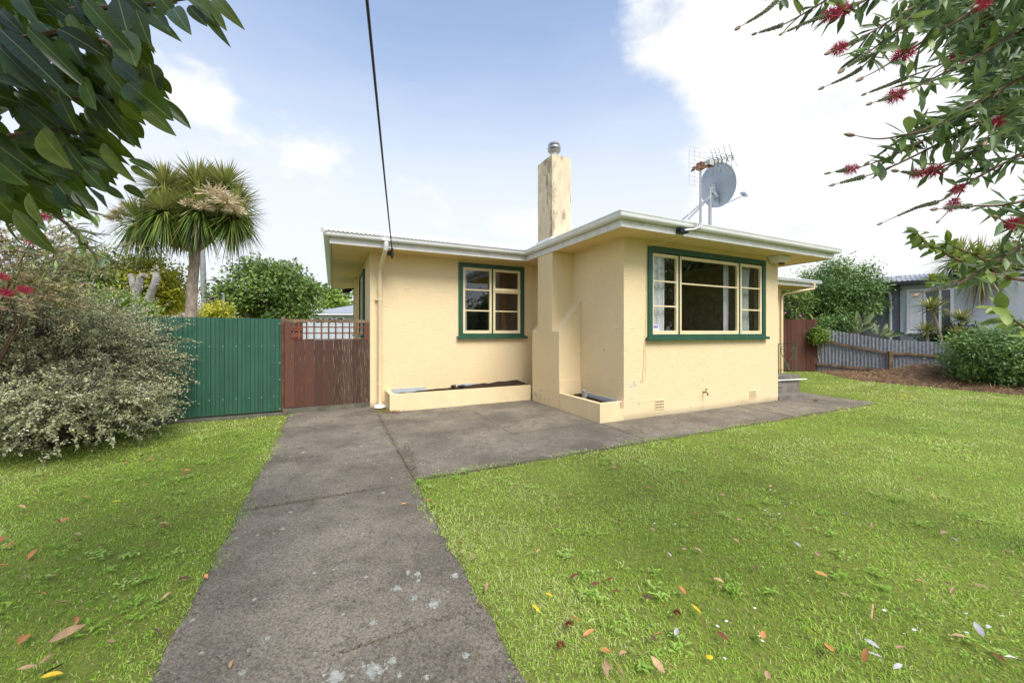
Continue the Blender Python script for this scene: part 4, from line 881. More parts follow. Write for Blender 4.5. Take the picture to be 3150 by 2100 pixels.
HD = [(A(510, 635), .2), (A(462, 690), -.3), (A(566, 590), .5), (A(625, 600), -.1), (A(700, 620), .3), (A(735, 675), -.2), (A(655, 665), -.5), (A(560, 670), -.6), (A(600, 560), .1), (A(515, 580), -.1), (A(690, 575), 0)]
for h, dy in HD:
    h = h + Vector((0, dy, 0)); part(MB().tube([fork, fork.lerp(h, .35) + Vector((0, 0, -.08)), fork.lerp(h, .75), h], [.11, .085, .065, .05], 8), 'limb', M_bark, CB, True)
arr = [head(tuple(h + Vector((0, dy, 0))), 430, .92, .042) for h, dy in HD]
foliage(CB, cat_(*arr), G_sword, 'sword_leaves')
sk = []
for h, dy in HD[:8]:
    n = 130; a = rng.uniform(0, 6.283, n); d = np.stack([np.cos(a) * .35, np.sin(a) * .35, -rng.uniform(.5, 1, n)], 1)
    sk.append(blades(np.array(h + Vector((0, dy, -.05))) + rng.normal(size=(n, 3)) * .07, d, rng.uniform(.4, .8, n), .035, .3, rng.random(n)))
n = 500; tt = rng.random(n)[:, None]; b0, b1 = np.array(A(545, 740)), np.array(A(540, 620)); 
sk.append(blades(b0 + (b1 - b0) * tt + rng.normal(size=(n, 3)) * .12, np.tile([0, 0, -1.], (n, 1)) + rng.normal(size=(n, 3)) * .25, .45, .03, .1, rng.random(n) * .6))
foliage(CB, cat_(*sk), G_skirt, 'dead_leaf_skirt')
fl = []
for (px, py, dy, s) in ((662, 598, -1.1, .40), (695, 622, -1.1, .42), (630, 640, -1.0, .26), (585, 632, -.9, .26), (372, 660, -.3, .30), (400, 640, -.2, .28), (350, 672, -.2, .22), (725, 650, -.9, .28)):
    c0 = A(px, py, dy); n = 240; d = rdir(n); d[:, 2] = np.abs(d[:, 2]) * .9 - .25; P = np.array(c0) + d * s * rng.uniform(.05, .75, n)[:, None]
    fl.append(leafcloud(P, d + rdir(n) * .5, rdir(n), rng.uniform(.12, .26, n) * s / .35, .028, rng.random(n)))
foliage(CB, cat_(*fl), G_flow, 'flower_panicles')

# ------------------------------------------------------------------ left shrub of tiny grey-green leaves
SH = thing('shrub', 'large loose shrub with tiny grey green leaves against the steel fence', 'shrub', (-6.1, 5.1, 0), False)
def shoots(c, R, ns, nl, L, Wd, droop, lo=-.55, spread=.028, tip=(.82, 1.12), start=.25):
    c, R = np.array(c, float), np.array(R, float); z = rng.uniform(lo, 1, ns); a = rng.uniform(0, 6.283, ns); r = np.sqrt(1 - z * z)
    d = np.stack([r * np.cos(a), r * np.sin(a), z], 1); s0 = c + d * R * start + rng.normal(size=(ns, 3)) * .22; lump = .68 + .62 * vnoise(a * 1.6 + 7, z * 2.5 + 3)
    e0 = c + d * R * (rng.uniform(*tip, ns) * lump)[:, None] + rng.normal(size=(ns, 3)) * .08
    m0 = (s0 + e0) / 2 + np.array([0, 0, 1.]) * droop * np.linalg.norm(e0 - s0, axis=1)[:, None]
    t = rng.uniform(.25, 1, (ns, nl)) ** .8; T = t[..., None]
    P = (1 - T) ** 2 * s0[:, None] + 2 * T * (1 - T) * m0[:, None] + T * T * e0[:, None]; tan = unit(2 * (1 - T) * (m0 - s0)[:, None] + 2 * T * (e0 - m0)[:, None])
    P = (P + rng.normal(size=P.shape) * spread * (1.15 - T)).reshape(-1, 3); tan = tan.reshape(-1, 3); n = len(P); P[:, 2] = np.maximum(P[:, 2], .03)
    Dn = unit(tan * .55 + rdir(n)); tint = np.clip(np.repeat(rng.uniform(.15, .85, ns), nl) + rng.normal(size=n) * .2, 0, 1)
    leaf = leafcloud(P, Dn, rdir(n) + np.array([0, 0, .7]), L * rng.uniform(.6, 1.3, n), Wd * rng.uniform(.7, 1.3, n), tint)
    tw = []
    for k in range(4):
        ta, tb = k / 4, (k + 1) / 4; q = lambda w: (1 - w) ** 2 * s0 + 2 * w * (1 - w) * m0 + w * w * e0
        p, e = q(ta), q(tb); tw.append(leafcloud(p, e - p, rdir(ns), np.linalg.norm(e - p, axis=1) * 1.05, .007 - .001 * k, rng.random(ns)))
    return leaf, cat_(*tw)
lf, tw = shoots((-6.5, 5.15, .90), (1.42, 1.5, 1.40), 1900, 62, .030, .017, .16)
lf2, tw2 = shoots((-5.5, 4.75, .50), (.85, .95, .50), 420, 62, .032, .019, .18)
foliage(SH, cat_(lf, lf2), G_cor); foliage(SH, cat_(tw, tw2), M_twig, 'twigs')
m = MB()
for i in range(26):
    a = random.uniform(0, 6.283); r = random.uniform(.4, 1.15); b = Vector((-6.1 + random.uniform(-.35, .35), 5.1 + random.uniform(-.3, .3), 0)); e = b + Vector((math.cos(a) * r, math.sin(a) * r, random.uniform(.5, 1.7)))
    m.tube([b, b.lerp(e, .45) + Vector((0, 0, .2)), e], [.028, .018, .008], 6)
part(m, 'stems', M_twig, SH, True)

# ------------------------------------------------------------------ bottlebrushes and the big-leaved tree in the foreground
def leafmesh(name, L, Wd, mat, n=7, droop=.12, fold=.18, peak=.45):
    m = MB(); vs = []
    for i in range(n + 1):
        t = i / n; w = Wd * .5 * (math.sin(math.pi * min(1, t ** (math.log(.5) / math.log(peak)))) ** .75 if 0 < t < 1 else .03 + 0 * t); z = -droop * L * t * t
        vs += [(L * t, -w, z + fold * w), (L * t, 0, z), (L * t, w, z + fold * w)]
    f = []
    for i in range(n):
        a = 3 * i; f += [(a, a + 3, a + 4, a + 1), (a + 1, a + 4, a + 5, a + 2)]
    m.add(vs, f); return m.mesh(name, mat, smooth=80)
def putleaf(me, parent, base, d, nrm, name='leaf', sc=1.0, scw=None):
    d = Vector(d).normalized(); y = Vector(nrm).cross(d); y = y.normalized() if y.length > 1e-4 else d.orthogonal(); z = d.cross(y)
    o = link(name, me, parent); b = Vector(base) - Vector(OFF[parent]); scw = scw or sc
    o.matrix_basis = Matrix(((d.x * sc, y.x * scw, z.x * sc, b.x), (d.y * sc, y.y * scw, z.y * sc, b.y), (d.z * sc, y.z * scw, z.z * sc, b.z), (0, 0, 0, 1))); return o
MG = thing('broadleaf_tree', 'overhanging tree with large dark glossy leaves filling the top left corner', 'tree', (-2.9, .7, 0), False)
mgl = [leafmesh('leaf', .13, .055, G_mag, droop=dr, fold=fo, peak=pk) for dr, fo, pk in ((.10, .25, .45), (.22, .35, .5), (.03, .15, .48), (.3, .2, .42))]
zA = lambda x, y: (x * .4464, y * .4464)
def mleaf(bx, by, tx_, ty_, w, Y):
    b, t = at(*zA(bx, by), Y), at(*zA(tx_, ty_), Y + random.uniform(-.10, .05)); L = (t - b).length
    nr = Vector((random.uniform(-.35, .35), -1, random.uniform(-.1, .75))); sc = L / .13; scw = w * .4464 * Y / F / .055
    putleaf(random.choice(mgl), MG, b, t - b, nr, 'leaf', sc, scw)
for l in ((1470, -10, 1560, 60, 90), (1290, -20, 1515, 95, 125), (1420, 90, 1495, 215, 62), (1300, 40, 1410, 160, 85), (1195, 60, 1270, 180, 115), (1090, -30, 1195, 105, 125), (1000, 50, 1160, 200, 105),
          (940, 70, 1010, 295, 115), (815, -10, 870, 210, 135), (580, -5, 822, 300, 120), (400, 200, 642, 312, 130), (450, 100, 640, 320, 120), (300, -5, 515, 190, 62), (190, 195, 522, 520, 100), (0, 205, 430, 595, 140),
          (0, 330, 280, 620, 135), (845, 210, 925, 440, 165), (930, 260, 1035, 430, 92), (1030, 430, 1075, 640, 160), (1110, 520, 1168, 645, 66), (875, 575, 1085, 725, 200), (1090, 672, 1307, 868, 85), (960, 695, 1160, 905, 112),
          (820, 690, 985, 830, 112), (640, 640, 912, 1000, 122), (775, 405, 960, 570, 105), (610, 290, 790, 645, 112), (510, 370, 692, 605, 105), (585, 735, 722, 912, 82), (830, 795, 1000, 957, 105), (725, 890, 852, 1062, 105),
          (705, 990, 866, 1225, 85), (885, 1098, 1068, 1162, 62), (575, 1165, 727, 1322, 85), (500, 1315, 668, 1445, 100), (690, 1268, 862, 1372, 72), (858, 1275, 988, 1358, 60), (905, 1145, 1002, 1212, 50), (390, 1260, 500, 1442, 110),
          (50, 1225, 272, 1425, 195), (0, 1390, 165, 1560, 160), (310, 1290, 505, 1440, 110), (200, 1330, 240, 1530, 70), (-20, 1100, 120, 1250, 150), (560, 1080, 790, 1180, 80), (280, 900, 420, 1130, 160), (100, 1440, 300, 1720, 110), (40, 1500, 130, 1700, 70)):
    mleaf(*l, random.uniform(.98, 1.16))
poly = [(-60, -60), (1430, -60), (1190, 90), (1000, 250), (1000, 400), (1060, 560), (1040, 700), (930, 860), (830, 980), (830, 1180), (690, 1270), (600, 1370), (450, 1400), (250, 1480), (-60, 1500)]
def inpoly(x, y, pl):
    c = False; j = len(pl) - 1
    for i in range(len(pl)):
        if (pl[i][1] > y) != (pl[j][1] > y) and x < (pl[j][0] - pl[i][0]) * (y - pl[i][1]) / (pl[j][1] - pl[i][1]) + pl[i][0]: c = not c
        j = i
    return c
k = 0
while k < 215:
    x, y = random.uniform(-100, 1450), random.uniform(-100, 1500)
    a = math.radians(random.gauss(48, 22)); l = random.uniform(160, 270)
    if inpoly(x + l * math.cos(a) * .8, y + l * math.sin(a) * .8, poly) and inpoly(x + l * .3 * math.cos(a), y + l * .3 * math.sin(a), poly + []):
        mleaf(x, y, x + l * math.cos(a), y + l * math.sin(a), random.uniform(82, 125), random.uniform(1.1, 1.45)); k += 1
n = 5000; P = np.stack([rng.uniform(-4.8, 1.0, n), rng.uniform(-3.2, 3.0, n), rng.uniform(2.3, 4.9, n)], 1)  # unseen crown overhead, added and placed to shade the leaves below
keep = (P[:, 2] > EYE + np.maximum(P[:, 1], 0) * .93 + .25) & (np.hypot(P[:, 0] + 1.9, P[:, 1] + .3) < 3.0); P = P[keep]
behind = []
for _ in range(300):
    x, y = random.uniform(-150, 1300), random.uniform(-100, 1380)
    if inpoly(x + 60, y + 60, poly): behind.append(at(*zA(x, y), random.uniform(1.4, 2.0)))
side = []
for a_, b_ in (((-2.7, .8, 2.2), at(0, 180, 1.35)), ((-2.6, .8, 2.6), at(40, 60, 1.4)), ((-2.75, .8, 2.0), at(-20, 430, 1.35)), ((-2.75, .8, 1.9), at(-20, 560, 1.4)), ((-2.7, .8, 2.3), at(30, 130, 1.2))):
    for _ in range(170):
        t = random.random(); q = Vector(a_).lerp(b_, t) + Vector((random.gauss(0, .14), random.gauss(0, .16), random.gauss(.05, .14)))
        if q.y > .1 and (q.x / q.y * F + CX) < -60: side.append(q)
P = np.concatenate([P, np.array([tuple(p) for p in behind]), np.array([tuple(p) for p in side])]); n = len(P)
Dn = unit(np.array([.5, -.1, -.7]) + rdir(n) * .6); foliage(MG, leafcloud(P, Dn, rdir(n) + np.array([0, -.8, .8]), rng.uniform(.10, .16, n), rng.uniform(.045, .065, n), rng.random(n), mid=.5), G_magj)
m = MB().tube([(-2.9, .7, 0), (-2.8, .75, 1.2), (-2.75, .8, 2.2), (-2.4, .9, 3.0)], [.14, .12, .10, .07], 10); part(m, 'trunk', M_bark2, MG, True)
for pts in ([(-2.7, .8, 2.2), at(0, 180, 1.35), at(180, 300, 1.3), at(330, 312, 1.25), at(390, 300, 1.2)], [(-2.6, .8, 2.6), at(40, 60, 1.4), at(230, 30, 1.3), at(420, 20, 1.2), at(620, -10, 1.15)],
            [(-2.75, .8, 2.0), at(-20, 430, 1.35), at(170, 400, 1.3), at(300, 420, 1.25)], [(-2.75, .8, 1.9), at(-20, 560, 1.4), at(160, 520, 1.3), at(290, 560, 1.25)], [(-2.7, .8, 2.3), at(30, 130, 1.2), at(180, 100, 1.15), at(330, 130, 1.12), at(440, 240, 1.12)]):
    part(MB().tube(pts, [.020, .012, .008, .006, .003][:len(pts)], 6), 'branch', M_twig, MG, True)

# flowers and capsules
def flowermesh():
    n = 240; x = rng.uniform(-.5, .5, n); a = rng.uniform(0, 6.283, n); r = .030 * np.sqrt(np.maximum(.15, 1 - (2 * x) ** 2)) * rng.uniform(.75, 1.15, n)
    d = np.stack([rng.normal(size=n) * .25, np.cos(a), np.sin(a)], 1); P = np.stack([x * .075, 0 * x, 0 * x], 1)
    V, Fc, T = leafcloud(P, d, rdir(n), r, .0017, rng.random(n), 0, .5); return npmesh('flower', V, Fc, M_red, T)
FLW = [flowermesh(), flowermesh()]
capm = MB()
for k in range(6): a = k / 6 * 6.283; capm.blob((0, .0058 * math.cos(a), .0058 * math.sin(a)), .0036, 6)
budm = MB().tube([(0, 0, 0), (.008, 0, 0), (.020, 0, 0), (.034, 0, 0), (.040, 0, 0)], [.002, .005, .0058, .003, .0005], 7)
CAPM = capm.mesh('capsule_ring', M_bead, smooth=80); BUDM = budm.mesh('bud', M_bud, smooth=80)
botl = [leafmesh('leaf', .085, w, G_bot, 6, dr, .25, pk) for w, dr, pk in ((.022, .05, .55), (.028, .12, .6), (.018, -.03, .5), (.024, .2, .55))]
gml = [leafmesh('leaf', .06, w, G_gum, 6, .1, .2, .5) for w in (.030, .026)]
zR = lambda x, y: (2250 + x * .4464, y * .4464)
BB = thing('bottlebrush_tree', 'bottlebrush tree with red flower spikes overhanging the top right corner', 'tree', (3.9, 2.2, 0), False)
NL = [0]; EXL = []
def bbranch(T, pts, Y0, Y1, r=.006, leaves=(.3, 1), caps=(.06, .3), dens=55, flowers=(), zz=zR, bud=True, lm=None, lmax=292, lsc=1.):
    n = len(pts); P = [at(*zz(*p), Y0 + (Y1 - Y0) * i / (n - 1)) for i, p in enumerate(pts)]
    S = [];
    for i in range(n - 1):
        p0, p1, p2, p3 = P[max(i - 1, 0)], P[i], P[i + 1], P[min(i + 2, n - 1)]
        for j in range(8):
            t = j / 8; S.append(.5 * ((2 * p1) + (p2 - p0) * t + (2 * p0 - 5 * p1 + 4 * p2 - p3) * t * t + (3 * p1 - p0 - 3 * p2 + p3) * t ** 3))
    S.append(P[-1]); L = sum((b - a).length for a, b in zip(S, S[1:]))
    part(MB().tube(S, [.0012 + (r - .0012) * min(1, (i / (len(S) - 1)) * 1.3) for i in range(len(S))], 6), 'branch', M_stem, T, True)
    def pos(t):
        i = min(int(t * (len(S) - 1)), len(S) - 2); f = t * (len(S) - 1) - i; return S[i].lerp(S[i + 1], f), (S[i] - S[i + 1]).normalized()
    if bud:
        p, d = pos(0); putleaf(BUDM, T, p, d, (0, 0, 1), 'bud', random.uniform(.9, 1.35))
    if caps:
        k = int((caps[1] - caps[0]) * L / .0115); cm = MB()
        for i in range(k):
            p, d = pos(caps[0] + (caps[1] - caps[0]) * i / k); a0 = random.random() * 6; s = .55 + .7 * i / k
            e1 = d.orthogonal().normalized(); e2 = d.cross(e1)
            for q in range(5):
                a = a0 + q * 1.257; cm.blob(p + (e1 * math.cos(a) + e2 * math.sin(a)) * .0062 * s + d * random.uniform(-.003, .003), .0036 * s, 6)
        if cm.v: part(cm, 'seed_capsules', M_bead, T, True, kind='stuff')
    for ft in flowers:
        p, d = pos(ft); putleaf(random.choice(FLW), T, p, d, (0, 0, 1), 'flower', random.uniform(1.0, 1.45))
    if leaves and T is BB:
        for i in range(int((leaves[1] - leaves[0]) * L * 75)):
            p, d = pos(leaves[0] + (leaves[1] - leaves[0]) * math.sqrt(random.random())); EXL.append((tuple(p), tuple(d)))
    if leaves:
        for i in range(int((leaves[1] - leaves[0]) * L * dens)):
            if NL[0] >= lmax: break
            p, d = pos(random.uniform(*leaves)); sd = Vector((random.gauss(0, 1), random.gauss(0, 1), random.gauss(0, 1))); sd = (sd - d * sd.dot(d)).normalized()
            putleaf(random.choice(lm or botl), T, p, d * random.uniform(.4, 1.2) + sd, Vector((random.gauss(0, .5), -.7, 1)), 'leaf', random.uniform(.7, 1.25) * lsc); NL[0] += 1
BR = [([(60, 185), (230, 80), (420, -80), (700, -250)], (.5, 1), (.12, .5), ()), ([(175, 230), (380, 160), (640, 10), (800, -90)], (.42, 1), (.05, .3), ()),
      ([(355, 230), (560, 140), (800, 60), (1050, -60)], (.5, 1), (.08, .55), (.5, .62)), ([(680, 360), (900, 260), (1200, 80), (1500, -80)], (.28, 1), (.05, .3), (.12,)),
      ([(780, 475), (1000, 320), (1300, 60), (1500, -120)], (.3, 1), (.06, .25), ()), ([(640, 600), (880, 480), (1100, 260), (1400, -20)], (.4, 1), (.10, .36), (.78,)),
      ([(910, 535), (1050, 460), (1300, 300), (1700, 60), (2100, -120)], (.3, 1), None, (.4,)), ([(930, 645), (1150, 560), (1500, 420), (1800, 250), (2100, 100)], (.25, 1), (.05, .3), (.55,)),
      ([(970, 710), (1250, 610), (1700, 380), (2100, 150)], (.28, 1), (.08, .28), (.22,)), ([(850, 935), (1060, 955), (1400, 870), (1700, 700), (2100, 480)], (.3, 1), None, ()),
      ([(950, 1115), (1200, 940), (1500, 780), (1900, 560), (2200, 330)], (.22, 1), (.06, .42), (.72,)), ([(685, 1190), (960, 1130), (1300, 980), (1750, 700), (2200, 420)], (.22, 1), (.05, .12), (.14,)),
      ([(715, 1270), (1000, 1190), (1250, 1080), (1600, 900), (2100, 620)], (.3, 1), (.05, .18), ()), ([(1150, 1180), (1350, 1190), (1600, 1080), (1800, 960), (2150, 780)], (.1, 1), (.05, .2), (.18, .30)),
      ([(1040, 1535), (1280, 1430), (1450, 1380), (1600, 1280), (1850, 1140), (2150, 1000)], (.4, 1), (.1, .36), (.56,)), ([(1430, 1520), (1520, 1420), (1700, 1130), (1800, 1000), (2100, 800)], (.35, 1), None, (.26,)),
      ([(1420, 1440), (1640, 1420), (1900, 1410), (2200, 1330)], (.45, 1), (.1, .35), ()), ([(1830, 1500), (1950, 1540), (2100, 1500)], (.1, 1), None, (.45, .8)), ([(1700, 40), (1900, -60), (2100, -150)], (.0, 1), None, (.1,)),
      ([(1750, 980), (1850, 820), (2050, 640)], (.0, 1), None, (.45,))]
for pts, lv, cp, flw in BR:
    y = random.uniform(1.32, 1.75); bbranch(BB, pts, y, y + random.uniform(.1, .35), leaves=lv, caps=cp, flowers=flw, dens=30, lmax=268, lsc=1.15)
zG = lambda x, y: (2350 + x * .3826, 700 + y * .3826)
bbranch(BB, [(1255, 535), (1400, 490), (1560, 450), (1700, 370), (1900, 250), (2150, 100)], 1.5, 1.7, leaves=(.35, 1), caps=(.08, .4), flowers=(), zz=zG, lmax=275, dens=40)
GB = thing('leafy_branch', 'low twiggy branch with rounded light green leaves reaching in at the right edge', 'branch', (3.2, 2.0, 1.6), False)
NL[0] = 0
bbranch(GB, [(1230, 30), (1300, 130), (1480, 220), (1700, 330), (1900, 390), (2200, 440)], 1.75, 2.1, .009, (0, .9), None, 75, (), zG, False, gml, 110)
bbranch(GB, [(1460, 120), (1560, 170), (1740, 240), (1850, 350)], 1.85, 2.05, .006, (0, .9), None, 90, (), zG, False, gml, 170)
bbranch(GB, [(1330, 420), (1480, 440), (1650, 400), (1800, 360)], 1.9, 2.05, .006, (0, .9), None, 70, (), zG, False, gml, 220)
bbranch(GB, [(1890, 640), (1980, 720), (2090, 800), (2200, 900)], 1.5, 1.6, .006, (0, 1), None, 60, (), zG, False, gml, 245, 1.3)
# the mass of the bottlebrush beyond the frame and its trunk
n = 9000; P = np.stack([rng.uniform(1.0, 5.2, n), rng.uniform(-.5, 3.6, n), rng.uniform(2.2, 4.6, n)], 1); P = P[P[:, 1] > .15]; xs = CX + P[:, 0] / P[:, 1] * F; ys = CY - (P[:, 2] - EYE) / P[:, 1] * F
P = P[(xs > 3190) | ((ys < -25) & (xs > 2500))][:1000]
q = [at(*zR(x, y), random.uniform(1.8, 2.6)) for x, y in [(random.uniform(1150, 2150), random.uniform(-100, 1000)) for _ in range(9000)] if y < (x - 1150) * 1.2 - 120 and random.random() < min(.75, .25 + (x - 1150) / 1200) * (.45 + .9 * vnoise(np.array([x / 130.]), np.array([y / 130.]))[0])]
P = np.concatenate([P, np.array([tuple(p) for p in q])]); n = len(P)
ep, ed = np.array([e[0] for e in EXL]), np.array([e[1] for e in EXL]); n = len(ep); foliage(BB, leafcloud(ep, ed * .8 + rdir(n), rdir(n) + np.array([0, -.6, 1.]), rng.uniform(.07, .12, n), rng.uniform(.018, .03, n), rng.random(n), mid=.55), G_botj, 'shoot_leaves'); n = len(P)
foliage(BB, leafcloud(P, unit(np.array([-.7, -.1, -.35]) + rdir(n) * .7), rdir(n) + np.array([0, -.5, 1.]), rng.uniform(.07, .12, n), rng.uniform(.018, .032, n), rng.random(n), mid=.55), G_botj)
part(MB().tube([(3.9, 2.2, 0), (3.85, 2.2, 1.2), (3.6, 2.1, 2.2), (3.3, 2.0, 3.0)], [.12, .10, .075, .05], 10), 'trunk', M_bark2, BB, True)
for e_ in (at(3120, 150, 1.95), at(3000, 60, 2.0), at(3120, 330, 1.9), at(3150, 480, 1.9), at(2900, -60, 1.9)):
    part(MB().tube([(3.6, 2.1, 2.2), Vector((3.4, 2.05, 2.5)).lerp(e_, .5), e_], [.04, .022, .010], 7), 'limb', M_stem, BB, True)
# bottlebrush above the left shrub
BL = thing('bottlebrush_bush', 'olive bottlebrush with pink tips and a few red flowers above the shrub at left', 'shrub', (-6.4, 4.3, 0), False)
limbs(BL, (-6.4, 4.3, 0), [(-5.6 + random.uniform(-.8, .9), 4.1 + random.uniform(-.5, .5), random.uniform(1.9, 2.9)) for _ in range(12)], .022, M_stem)
lf, tw = shoots((-5.75, 4.2, 2.15), (1.25, .85, .75), 260, 46, .062, .013, .02, -.7, .02, (.7, 1.1))
foliage(BL, lf, G_botl); foliage(BL, tw, M_stem, 'twigs')
NL[0] = 0
for pts in ([(820, 170), (600, 110), (420, 85), (200, 20)], [(745, 275), (540, 240), (420, 160), (250, 60)], [(730, 600), (690, 480), (600, 340), (430, 180), (250, 60)], [(820, 460), (660, 410), (600, 350)], [(330, 145), (200, 160), (60, 220)], [(510, 485), (300, 420), (100, 380)], [(340, 770), (200, 740), (30, 700)], [(230, 830), (100, 800), (-60, 760)]):
    bbranch(BL, pts, 3.3, 3.5, .010, (.25, 1), (.05, .3), 26, (), lambda x, y: (x * .4464, 600 + y * .4464), True, None, 90, 1.5)
for x, y in ((300, 150), (15, 560), (40, 670), (230, 320), (170, 650)):
    putleaf(random.choice(FLW), BL, at(x * .4464, 600 + y * .4464, 3.3), (1, 0, -.2), (0, 0, 1), 'flower', 1.7)

# ------------------------------------------------------------------ right background
NH = thing('neighbour_house', 'grey rendered house with white window and black gutter beyond the iron fence', 'house', (16.9, 15.5, 0), False); NH.rotation_euler = (0, 0, -math.pi / 4); OFF[NH] = (0, 0, 0)
part(MB().box(-6, -.65, .55, 5, 0, 3.56), 'wall', M_gwall, NH); part(MB().box(-.649, 5, .42, 5, 0, 3.56), 'wall', M_gwall2, NH, label='paler grey wall around the window')
part(MB().add([(-6.2, -.02, 3.64), (.35, -.02, 3.64), (1.6, 2.6, 4.15), (-6.2, 2.6, 4.15), (-6.2, 5.2, 3.64), (1.6, 5.2, 3.64), (5.5, 2.6, 3.9)], [(0, 1, 2, 3), (3, 2, 5, 4), (1, 6, 2)]), 'roof', M_groof, NH)
for i in range(60): pass
rb = MB()
for i in range(44): a = -6.1 + .148 * i; rb.add([(a, -.02, 3.648), (a + .03, -.02, 3.672), (a + .06, -.02, 3.648), (a, 2.6, 4.158), (a + .03, 2.6, 4.182), (a + .06, 2.6, 4.158)], [(0, 1, 4, 3), (1, 2, 5, 4)])
part(rb, 'roof_ribs', M_groof, NH, kind='stuff')
part(MB().box(-6.2, .42, -.14, -.02, 3.50, 3.63).box(.30, .42, -.02, 4, 3.50, 3.63), 'gutter', M_blk, NH); part(MB().box(-6.1, .30, -.019, .54, 3.50, 3.54), 'soffit', M_blk, NH)
part(MB().tube([(-1.25, -.06, 3.5), (-1.25, -.06, 3.36), (-.98, .40, 3.2), (-.95, .46, 3.0), (-.95, .46, 0)], .055, 10), 'downpipe', M_wtrim, NH, True)
w = part(frect(MB(), -.46, .85, 1.48, 3.30, .09, .36, .418).box(.02, .09, .362, .417, 1.57, 3.21).box(.45, .52, .362, .417, 1.57, 3.21).box(-.37, .02, .364, .417, 2.6, 2.65).box(.09, .45, .364, .417, 2.6, 2.65), 'window', M_wtrim, NH)
part(MB().box(-.37, .76, .400, .412, 1.57, 3.21), 'pane', M_panedark, w); part(MB().box(-.52, .9, .30, .419, 1.42, 1.479), 'sill', M_wtrim, w)
part(MB().box(-.36, .0, .39, .398, 1.6, 3.18), 'net_curtain', M_curt, w)
tree('porch_tree', 'large glossy green tree between the brown fence and the grey house', 'tree', at(2580, 905, 16.8), (1.75, 1.3, 1.55), (at(2580, 905, 16.8).x, 16.8, 0), 190, 80, .14, .06, .24, G_bush, .14)
tree('climber', 'leafy green climber spilling over the left end of the iron fence', 'climber', at(2560, 1005, 14.9), (.85, .35, .42), (at(2560, 1005, 14.9).x, 14.95, 0), 60, 60, .10, .055, .14, G_bush, .04)
tree('climber', 'tuft of climber hanging beside the top of the timber fence', 'climber', at(2522, 1030, 14.35), (.28, .2, .3), (at(2522, 1030, 14.6).x, 14.7, 0), 20, 45, .10, .055, .1, G_lime, .03)
RT = tree('rose_bush', 'light green rose bush with pink blooms behind the brown timber fence', 'shrub', at(2425, 925, 16.2), (.9, .6, .95), (at(2430, 930, 16.2).x, 16.2, 0), 70, 60, .12, .06, .18, G_mid, .06)
for x, y in ((2415, 963), (2461, 972), (2400, 895)):
    p = at(x, y, 15.3); part(MB().blob(p, (.05, .05, .045), 8, jit=.15), 'bloom', basic('pink bloom', (.62, .22, .38), .6, .1), RT)
FX = thing('flax', 'arching flax leaves above the brown timber fence', 'flax', (at(2480, 1000, 15.9).x, 15.9, 0), False)
n = 60; a = rng.uniform(0, 6.283, n); foliage(FX, blades(np.array([at(2485, 985, 15.9).x, 15.9, 1.5]) + rng.normal(size=(n, 3)) * .1, np.stack([np.cos(a) * .7, np.sin(a) * .7, np.ones(n)], 1), rng.uniform(.9, 1.5, n), .06, rng.uniform(.2, .6, n), rng.random(n) * .6 + .3), G_sword, 'strap_leaves')
part(MB().blob((at(2485, 985, 15.9).x, 15.9, .8), (.15, .15, .8), 8), 'base', G_skirt, FX)
# bird of paradise plants: paddle leaves on stalks
padm = [leafmesh('paddle_leaf', .5, w, leafmat('paddle leaf %d' % i, [(.07, .12, .04), (.13, .18, .07), (.20, .23, .10)], .45, .2, .4, True), 7, .08, .5, .45) for i, w in enumerate((.15, .12))]
def paradise(label, pos, leaves):
    t = thing('bird_of_paradise', label, 'plant', pos, False); s = MB(); p0 = Vector(pos)
    for (x, y, dx, dy, L) in leaves:
        b = at(x, y, p0.y - .05); e = at(x + dx, y + dy, p0.y - .05 + random.uniform(-.2, .2)); d = (e - b).normalized()
        s.tube([p0 + Vector((random.uniform(-.15, .15), 0, .2)), p0.lerp(b, .6), b], [.018, .014, .010], 5); putleaf(random.choice(padm), t, b, d, Vector((random.uniform(-.6, .6), -1, .4)), 'paddle_leaf', L)
    part(s, 'stalks', G_skirt, t, True)
Y = 14.6
paradise('bird of paradise plant with upright paddle leaves left of the white downpipe', (at(2650, 0, Y).x, Y, .6), [(2640, 1005, -2, -45, 1.25), (2655, 1000, 30, -35, 1.3), (2632, 1015, -25, -30, 1.), (2668, 1012, 35, -30, 1.0), (2620, 1010, 10, -40, .9), (2680, 1015, 25, -15, .8), (2645, 1020, 40, -20, .8), (2612, 1022, -20, -25, .8)])
paradise('bird of paradise plant with spreading leaves below the white downpipe', (at(2710, 0, Y - .4).x, Y - .4, .5), [(2700, 1030, -8, -35, 1.0), (2712, 1030, 18, -35, 1.1), (2720, 1032, 40, -20, 1.1), (2735, 1035, 50, -12, 1.1), (2695, 1035, -20, -30, .8), (2725, 1037, 40, -8, .9), (2745, 1040, 30, -3, .7), (2705, 1035, 30, -28, .9)])
def yucca(label, hx, hy, bx, by, Y, L, n=70, r=.05, lo=-.2):
    h, b = at(hx, hy, Y), at(bx, by, Y); t = thing('yucca', label, 'yucca', (b.x, Y, 0), False, None)
    part(MB().tube([(b.x, Y, 0), b, b.lerp(h, .6) + Vector((.02, 0, 0)), h], [r * 1.1, r, r * .9, r * .9], 8), 'trunk', M_bark, t, True)
    foliage(t, head(tuple(h), n, L, .055, lo, 1, .6), G_sword, 'sword_leaves'); return t
yucca('yucca with a leaning pale trunk in front of the white window', 2866, 950, 2896, 1048, 13.6, .62, 110)
yucca('small yucca at the sill of the white window', 2850, 1020, 2852, 1050, 13.5, .45, 80)
yucca('yucca with dark trunk between window and palm', 2958, 985, 2962, 1052, 13.7, .55, 100)
yucca('small yucca low behind the iron fence near the dark palm trunk', 2944, 1030, 2946, 1055, 13.5, .42, 70)
